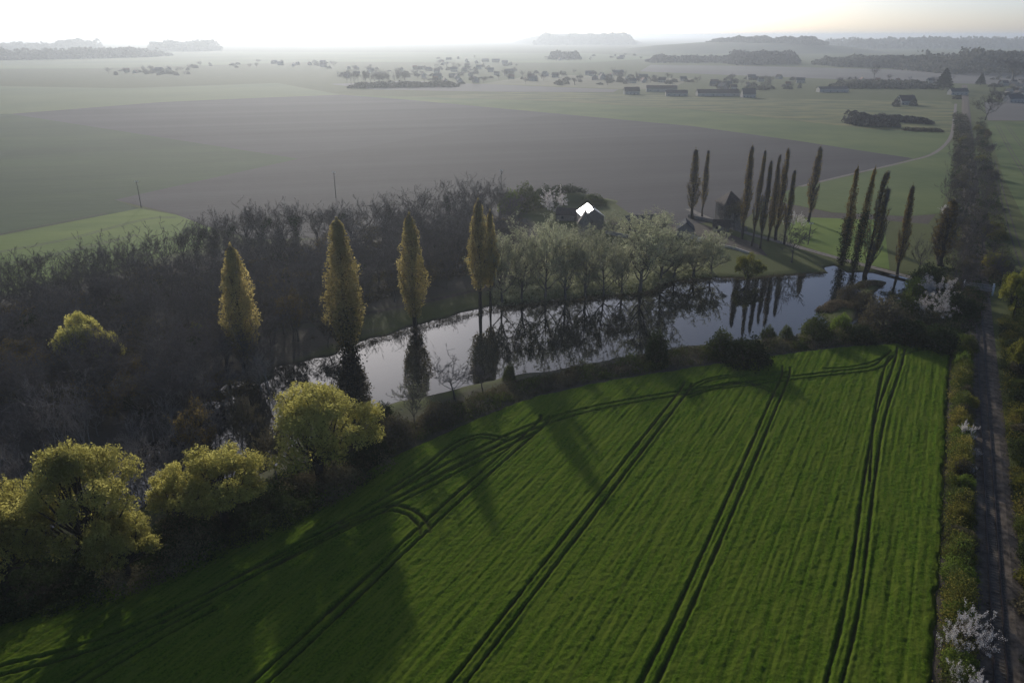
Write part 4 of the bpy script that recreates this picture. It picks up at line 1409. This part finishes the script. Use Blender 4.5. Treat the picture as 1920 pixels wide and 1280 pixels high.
bq = rail_pt(0, 0)
tb = (np.array(g(1838, 549)) - r0) @ rd
bc = rail_pt(tb, 0)
br = link('railway_bridge', None, None, (bc[0], bc[1], .1), rot, label='small pale railed bridge crossing the railway line', cat='bridge')
link('deck', MB().box(-4.2, 4.2, -1.4, 1.4, .9, 1.15).mesh('deck', M['wood']), br)
for yy in (-1.35, 1.35):
    mb = MB()
    for i in range(22):
        x_ = -3.85 + i * 7.7 / 21
        mb.box(x_ - .06, x_ + .06, yy - .04, yy + .04, 1.151, 2.5)
    mb.box(-4.2, 4.2, yy - .07, yy + .07, 2.501, 2.62)
    link('railing', mb.mesh('railing', M['metal']), br)
for xx in (-4.3, 4.3):
    for yy in (-1.35, 1.35):
        link('end_post', MB().box(xx - .22, xx + .22, yy - .22, yy + .22, -.4, 3.1).box(xx - .28, xx + .28, yy - .28, yy + .28, 3.1, 3.25).mesh('end_post', M['white']), br)


# ------------------------------------------------------------------ buildings
def gable(px, py, w, d, eave, ridge, rotz, name, label, roofm, wallm='wall', group=None, chim=True, wins=3, over=.35, z0=0.0, cat='house', pt=None, detail=True):
    x, y = pt or g(px, py)
    o = link(name, None, None, (x, y, z0), rotz, label=label, cat=cat, group=group)
    hw, hd = w / 2, d / 2
    V = [(-hw, -hd, 0), (hw, -hd, 0), (hw, hd, 0), (-hw, hd, 0), (-hw, -hd, eave), (hw, -hd, eave), (hw, hd, eave), (-hw, hd, eave), (-hw, 0, ridge - .12), (hw, 0, ridge - .12)]
    link('wall', mesh_py('wall', V, [(0, 1, 5, 4), (2, 3, 7, 6), (1, 2, 6, 9, 5), (3, 0, 4, 8, 7)], M[wallm]), o)
    sl_ = (ridge - eave) / hd
    e = eave - over * sl_
    a, b_ = hw + over, hd + over
    t = .18
    V = [(-a, -b_, e), (a, -b_, e), (a, 0, ridge), (-a, 0, ridge), (-a, b_, e), (a, b_, e), (-a, -b_, e + t), (a, -b_, e + t), (a, 0, ridge + t), (-a, 0, ridge + t), (-a, b_, e + t), (a, b_, e + t)]
    Fr = [(6, 7, 8, 9), (9, 8, 11, 10), (0, 3, 2, 1), (3, 4, 5, 2), (0, 1, 7, 6), (4, 10, 11, 5), (0, 6, 9, 3), (3, 9, 10, 4), (1, 2, 8, 7), (2, 5, 11, 8)]
    rf = link('roof', mesh_py('roof', V, Fr, M[roofm]), o)
    if chim:
        cx = hw * .7
        link('chimney', MB().box(cx - .4, cx + .4, -.35, .35, ridge - .6, ridge + 1.1).mesh('chimney', M['wall_stone']), rf)
    if detail:
        for sgn in (-1, 1):
            for i in range(wins):
                wx = -hw + w * (i + .5) / wins
                if sgn < 0 and i == wins // 2:
                    link('door', MB().box(wx - .5, wx + .5, -hd - .06, -hd - .003, .003, 2.1).mesh('door', M['wood']), o)
                else:
                    link('window', MB().box(wx - .5, wx + .5, sgn * hd - .05, sgn * hd + .05, .95, 2.15).mesh('window', M['glass']), o)
    return o


# farm with the gleaming roof: the left slope mirrors the low sun
fx, fy = g(1106, 425)
HS = Vector((-fx, -fy, CAM_H - 8)).normalized()
N_ = (S + HS).normalized()
tilt = math.acos(N_.z)
azn = math.atan2(N_.y, N_.x)
dd = 9.5
# local -y slope normal is (0,-sin,cos): turn it to azn
gable(1106, 428, 12, dd, 6.0, 6.0 + math.tan(tilt) * dd / 2, azn + math.pi / 2, 'farmhouse', 'farmhouse whose steep roof slope gleams white in the sun', 'roof_glint', 'wall_stone', pt=(fx, fy), wins=3, cat='house')
gable(1096, 438, 6, 6, 5.0, 9.8, 1.45, 'house_wing', 'dark gabled wing in front of the gleaming roof', 'roof_brown', 'wall_stone', wins=2, chim=False, cat='house')
gable(1205, 430, 18, 7, 3.2, 6.4, .15, 'barn', 'long low slate barn right of the gleaming farmhouse behind the grey trees', 'roof_slate', 'wall_stone', wins=5, chim=False, cat='barn')
gable(1284, 440, 9, 7, 3.2, 6.2, 1.4, 'shed', 'dark blue grey shed below the leftmost bronze poplars', 'roof_slate', 'wall_stone', wins=2, chim=False, cat='shed')
gable(1352, 432, 7, 5, 2.4, 4.6, -.3, 'shed', 'small shed at the foot of the hip roofed dovecote', 'roof_brown', 'wall_stone', wins=2, chim=False, cat='shed')
plant(BROWNLEAF[0], 1376, 432, 368, 34, 'budding_tree', 'brown tree in front of the dovecote', 'tree')
plant(BARE[1], 1352, 428, 372, 30, 'bare_tree', 'grey bare tree at the left corner of the dovecote', 'tree')
plant(ALDER[2], 1150, 440, 396, 46, 'alder_tree', 'grey green tree right of the gleaming farmhouse', 'tree')
plant(ALDER[0], 1240, 436, 390, 44, 'alder_tree', 'grey green tree between barn and blue grey shed', 'tree')
gable(1068, 412, 12, 6, 3.0, 5.4, -.2, 'shed', 'low brown shed between blossom tree and gleaming farmhouse', 'roof_brown', 'wall_stone', wins=2, chim=False, cat='shed')
# dovecote with a pyramid roof
x, y = g(1364, 418)
o = link('dovecote', None, None, (x, y, 0), .2, label='square stone dovecote with a dark pyramid roof among the poplars', cat='tower')
Hd = height_at(y, 349) * .88
mb = MB().box(-4.5, 4.5, -4.5, 4.5, 0, Hd * .62)
link('wall', mb.mesh('wall', M['wall_stone']), o)
V = [(-5.2, -5.2, Hd * .62 + .01), (5.2, -5.2, Hd * .62 + .01), (5.2, 5.2, Hd * .62 + .01), (-5.2, 5.2, Hd * .62 + .01), (0, 0, Hd)]
link('roof', mesh_py('roof', V, [(3, 2, 1, 0), (0, 1, 4), (1, 2, 4), (2, 3, 4), (3, 0, 4)], M['roof_brown']), o)
for sx in (-1.6, 1.6):
    link('window', MB().box(sx - .45, sx + .45, -4.56, -4.45, 3.2, 4.6).mesh('window', M['glass']), o)
link('door', MB().box(-.6, .6, -4.56, -4.503, .003, 2.2).mesh('door', M['wood']), o)


def wall_run(px, hgt, thick, mat, label, name='garden_wall'):
    L = G(px)
    mb = MB()
    for (xa, ya), (xb, yb) in zip(L[:-1], L[1:]):
        d = np.array((xb - xa, yb - ya))
        d /= np.linalg.norm(d)
        n_ = np.array((-d[1], d[0])) * thick / 2
        V = [(xa - n_[0], ya - n_[1], 0), (xb - n_[0], yb - n_[1], 0), (xb + n_[0], yb + n_[1], 0), (xa + n_[0], ya + n_[1], 0)]
        V += [(a, b_, hgt) for a, b_, _ in V]
        mb.add(V, [(4, 5, 6, 7), (0, 1, 5, 4), (1, 2, 6, 5), (2, 3, 7, 6), (3, 0, 4, 7)])
    return link(name, mb.mesh(name, M[mat]), label=label, cat='wall')


wall_run([(1135, 438), (1175, 446), (1216, 456)], 1.4, .5, 'wall', 'pale low wall running down from the farmhouse')
wall_run([(1290, 408), (1340, 418), (1400, 432)], 1.6, .5, 'wall_stone', 'dark stone wall behind the bronze poplars')
wall_run([(1352, 462), (1380, 468), (1408, 478)], .9, .6, 'wall', 'short pale wall at the lakeside lawn')
# parked cars in the yard
for px, py, a, lab in ((1300, 448, .6, 'dark car parked in the farmyard behind the grey trees'), (1312, 452, .9, 'pale car parked lowest in the farmyard')):
    x, y = g(px, py)
    o = link('parked_car', None, None, (x, y, 0), a, label=lab, cat='car')
    body = [(-2.1, .35), (-2.1, .9), (-1.3, 1.0), (-.8, 1.45), (.9, 1.45), (1.4, .95), (2.1, .85), (2.1, .35)]
    V = [(a_, s_ * .85, b_) for s_ in (-1, 1) for a_, b_ in body]
    k = len(body)
    link('body', mesh_py('body', V, [tuple(range(k))[::-1], tuple(range(k, 2 * k))] + [(i, (i + 1) % k, k + (i + 1) % k, k + i) for i in range(k)], M['white'] if 'pale' in lab else M['metal']), o)
    for wx in (-1.3, 1.3):
        for wy in (-.86, .86):
            link('wheel', MB().tube([np.array((wx, wy - .1, .33)), np.array((wx, wy + .1, .33))], [.33, .33], 12).mesh('wheel', M['rail']), o)

# ------------------------------------------------------------------ far village: houses and trees one by one
HP = []
for k, (w_, d_, e_, r_, rm, wm) in enumerate(((13, 8, 4.5, 9, 'roof_brown', 'wall'), (16, 9, 5, 10, 'roof_slate', 'wall'), (11, 8, 3.5, 8, 'roof_tile', 'wall'), (22, 10, 4.5, 9, 'roof_slate', 'wall_stone'))):
    HP.append((w_, d_, e_, r_, rm, wm))
_cache = {}


def far_house(k, x, y, rz, s, label, group):
    if k not in _cache:
        o = gable(0, 0, *HP[k][:4], rz, 'village_house', label, HP[k][4], HP[k][5], group, True, 3, pt=(x, y), detail=False)
        w_, d_, e_ = HP[k][:3]
        for sgn in (-1, 1):
            for i in range(3):
                wx = -w_ / 2 + w_ * (i + .5) / 3
                link('window', MB().box(wx - .6, wx + .6, sgn * d_ / 2 - .05, sgn * d_ / 2 + .05, 1, 2.4).mesh('window', M['glass']), o)
        _cache[k] = o
        o.scale = (s, s, s)
        return o
    src = _cache[k]
    r = src.copy()
    C.objects.link(r)
    r.location, r.rotation_euler, r.scale = (x, y, 0), (0, 0, rz), (s, s, s)
    r['label'], r['group'] = label, group
    for ch in list(src.children):
        c_ = ch.copy()
        C.objects.link(c_)
        c_.parent = r
        for g2 in ch.children:
            d_ = g2.copy()
            C.objects.link(d_)
            d_.parent = c_
    return r


CL = [  # px range, py range, houses, trees, place words, size
    (640, 800, 128, 148, 12, 34, 'in the hazy village left of centre', .9),
    (800, 960, 126, 156, 18, 30, 'in the hazy village at the picture centre', .95),
    (985, 1190, 138, 158, 14, 30, 'in the village right of centre', .95),
    (820, 960, 110, 124, 8, 8, 'on the pale rise behind the village', 1.0),
    (370, 620, 118, 127, 8, 16, 'in the far hamlet along the left skyline', 1.0),
    (210, 362, 132, 140, 6, 20, 'in the tree ringed hamlet at the left', 1.0),
    (1195, 1300, 148, 156, 6, 10, 'at the left end of the right hand hamlet', .9),
    (1330, 1510, 146, 168, 14, 26, 'in the hamlet above the long farm', .85),
    (1580, 1760, 152, 166, 8, 26, 'in the hamlet near the dark conifer', .8),
    (1780, 1930, 145, 190, 12, 24, 'beside the railway at the right picture edge', .8),
    (1020, 1200, 104, 114, 4, 10, 'under the far wooded hill', 1.1)]
for ci, (xa, xb, ya, yb, nh, nt_, words_, s) in enumerate(CL):
    ptsx = []
    for i in range(nh):
        px, py = rnd.uniform(xa, xb), rnd.uniform(ya, yb)
        if ci == 9 and 1785 < px < 1850:
            px += 70
        x, y = g(px, py)
        k = rnd.choice((0, 0, 1, 1, 2, 3))
        far_house(k, x, y, rnd.choice((0, 1.57)) + rnd.gauss(.1, .25), s * rnd.uniform(.85, 1.15), ('small brown roofed house ', 'pale slate roofed house ', 'small tile roofed house ', 'long stone house ')[k] + words_, 'houses ' + words_)
    for i in range(int(nt_ * 1.5)):
        px, py = rnd.uniform(xa - 8, xb + 8), rnd.uniform(ya - 1, yb + 2)
        if ci == 9 and 1795 < px < 1850:
            px += 60
        x, y = g(px, py)
        bt = i % 5 in (1, 3)
        plant(BARE[i % 4] if bt else FAR[i % 3], 0, 0, 0, 0, 'village_tree', ('tall bare hazy tree ' if bt else ('hazy rounded tree ', 'upright hazy tree ', 'low spreading hazy tree ')[i % 3]) + words_, 'tree', 'trees ' + words_, pt=(x, y),
              H=(rnd.uniform(11, 18) if bt else rnd.uniform(4, 10)) * s, Wm=rnd.uniform(7, 18) * s, z0=0)
# tall bare trees lined up before the village
for i in range(16):
    px = 652 + i * 7.2 + rnd.uniform(-2, 2)
    plant(BARE[i % 4], px, 158 + rnd.uniform(-2, 3), 128 + rnd.uniform(-3, 6), 13, 'bare_tree', 'tall bare tree in the row before the far village, %s from the left' % on[i], 'tree', 'row of tall bare trees before the far village')
# farms in the middle distance
for px, py, w_, d_, e_, r_, rz, rm, lab in ((1184, 177, 22, 11, 5, 10, .1, 'roof_brown', 'lone brown roofed house at the left end of the meadow'),
                                            (1240, 172, 46, 14, 5, 9, -.1, 'roof_brown', 'long brown farm barn behind the lone house'),
                                            (1268, 180, 30, 12, 4, 8, -.1, 'roof_slate', 'slate barn in front of the long brown farm barn'),
                                            (1345, 180, 60, 12, 4.5, 9, .05, 'roof_brown', 'long low farm building in the middle of the farm row'),
                                            (1402, 183, 18, 12, 5, 12, .05, 'roof_slate', 'tall gabled house at the right end of the farm row'),
                                            (1560, 173, 44, 14, 5, 8, .02, 'roof_slate', 'open sided hangar on the meadow'),
                                            (1697, 196, 20, 14, 5, 11, .15, 'roof_brown', 'dark roofed house alone in the meadow left of the railway'),
                                            (1795, 178, 26, 10, 5, 9, .1, 'roof_slate', 'station building at the far end of the track'),
                                            (1900, 192, 22, 11, 5, 10, .2, 'roof_slate', 'white walled house at the right edge behind the grey field')):
    gable(px, py, w_, d_, e_, r_, rz, 'farm_building', lab, rm, 'wall', wins=4)
for px, py, ty, w, lab in ((1680, 200, 182, 14, 'bush at the left of the dark roofed meadow house'), (1712, 199, 184, 14, 'bush at the right of the dark roofed meadow house')):
    plant(FAR[0], px, py, ty, w, 'bush', lab, 'bush', parts=('stems', 'foliage'))


# far woods, hedges and thickets that read as masses
def wood_mass(name, px, py, px2, py2, ty, depth, n, size, label, seed, z0=0.0, mat='far_tree'):
    rs = np.random.RandomState(seed)
    (xa, ya), (xb, yb) = g(px, py), g(px2, py2)
    t = rs.rand(n)
    w = rs.rand(n) ** 1.3
    x, y = xa + (xb - xa) * t, ya + (yb - ya) * t + w * depth
    Hh = (height_at((ya + yb) / 2, ty) - z0)
    endt = np.clip(np.minimum(t, 1 - t) * 12, .35, 1)
    top = Hh * endt * (.80 + vnoise(x, y, Hh * 1.5, seed) * .6 + vnoise(x, y, Hh * .5, seed + 2) * .4)
    z = top * (1 - rs.rand(n) ** 2)
    V, F_ = quad_cloud(np.stack([x, y, z + z0], 1), size, rs, aspect=1.2)
    return link(name, mesh_np(name, V, 4, F_, M[mat]), kind='stuff', label=label)


wood_mass('far_wood', -260, 119, 275, 108, 93, 260, 9000, 9, 'hazy wood on the left skyline', 1)
wood_mass('far_wood', 60, 96, 150, 94, 77, 300, 3000, 16, 'faint wood behind the left skyline wood', 2)
wood_mass('far_wood', -200, 97, 60, 96, 82, 300, 3000, 16, 'faint wood at the left picture edge', 3)
wood_mass('far_wood', 275, 96, 380, 97, 77, 300, 3000, 16, 'faint isolated copse on the skyline', 4)
wood_mass('far_wood', 1030, 112, 1090, 112, 99, 100, 1500, 8, 'small copse under the wooded hill', 5)
wood_mass('far_wood', 1385, 123, 1502, 120, 100, 200, 4000, 9, 'brownish wood right of the wooded hill', 6, mat='twig')
wood_mass('far_wood', 1220, 118, 1395, 118, 106, 120, 2500, 8, 'low pale tree belt left of the brownish wood', 26, mat='twig')
wood_mass('far_wood', 1570, 126, 1790, 131, 108, 200, 6000, 8, 'hazy tree belt left of the railway horizon', 7)
wood_mass('far_wood', 1780, 140, 2400, 140, 98, 260, 9000, 9, 'hazy wood on the right skyline', 8)
wood_mass('far_wood', 1560, 92, 2400, 92, 72, 700, 9000, 18, 'faint far wood at the right horizon', 9)
wood_mass('meadow_thicket', 1600, 236, 1690, 240, 214, 30, 3600, 1.8, 'brown thicket mound on the rough meadow', 10, mat='twig')
wood_mass('meadow_hedge', 1660, 228, 1752, 234, 219, 20, 3500, 2.0, 'low thicket tail on the rough meadow', 11, mat='twig')
wood_mass('meadow_brush', 1700, 246, 1770, 248, 241, 10, 1500, 1.2, 'low brush line by the track', 12, mat='scrub')
wood_mass('far_thicket', 1575, 166, 1760, 166, 154, 50, 6000, 4, 'dark thicket along the hamlet near the conifer', 13)
wood_mass('far_hedge', 650, 166, 860, 163, 155, 40, 4000, 3, 'hazy hedge before the village', 14)

# hills at the horizon


def hill(name, px, py, wpx, ty, depth, label, seed, wood=True):
    x0, y0 = g(px, py)
    Wm = wpx * depth_of(x0, y0) / F_PX
    Hh = height_at(y0, ty)
    xs, ys = np.meshgrid(np.linspace(-1.6, 1.6, 90), np.linspace(-1, 1, 30))
    prof = np.clip(1 - np.abs(xs) ** 2.6, 0, 1) ** .8 * np.clip(1 - ys ** 2, 0, 1)
    z = Hh * prof * (1 + .12 * vnoise(xs * 10, ys * 10, 2, seed)) - 1
    idx = np.arange(xs.size).reshape(xs.shape)
    F = np.stack([idx[:-1, :-1], idx[:-1, 1:], idx[1:, 1:], idx[1:, :-1]], -1).reshape(-1)
    z = np.minimum(z, 98)
    link(name, mesh_np(name, np.stack([xs * Wm / 2 + x0, ys * depth + y0 + depth, z], -1).reshape(-1, 3), 4, F, M['hill'], True), kind='structure', label=label)


hill('hill', 1090, 83, 260, 63, 600, 'long wooded hill on the skyline', 1)
hill('hill', 1445, 101, 520, 81, 450, 'low ridge right of the wooded hill', 2)
wood_mass('far_wood', 1335, 97, 1552, 99, 69, 160, 12000, 8, 'dark plateau wood on the skyline', 15, z0=36)
wood_mass('far_wood', 1000, 85, 1196, 84, 63, 300, 8000, 14, 'wood covering the skyline hill', 16)
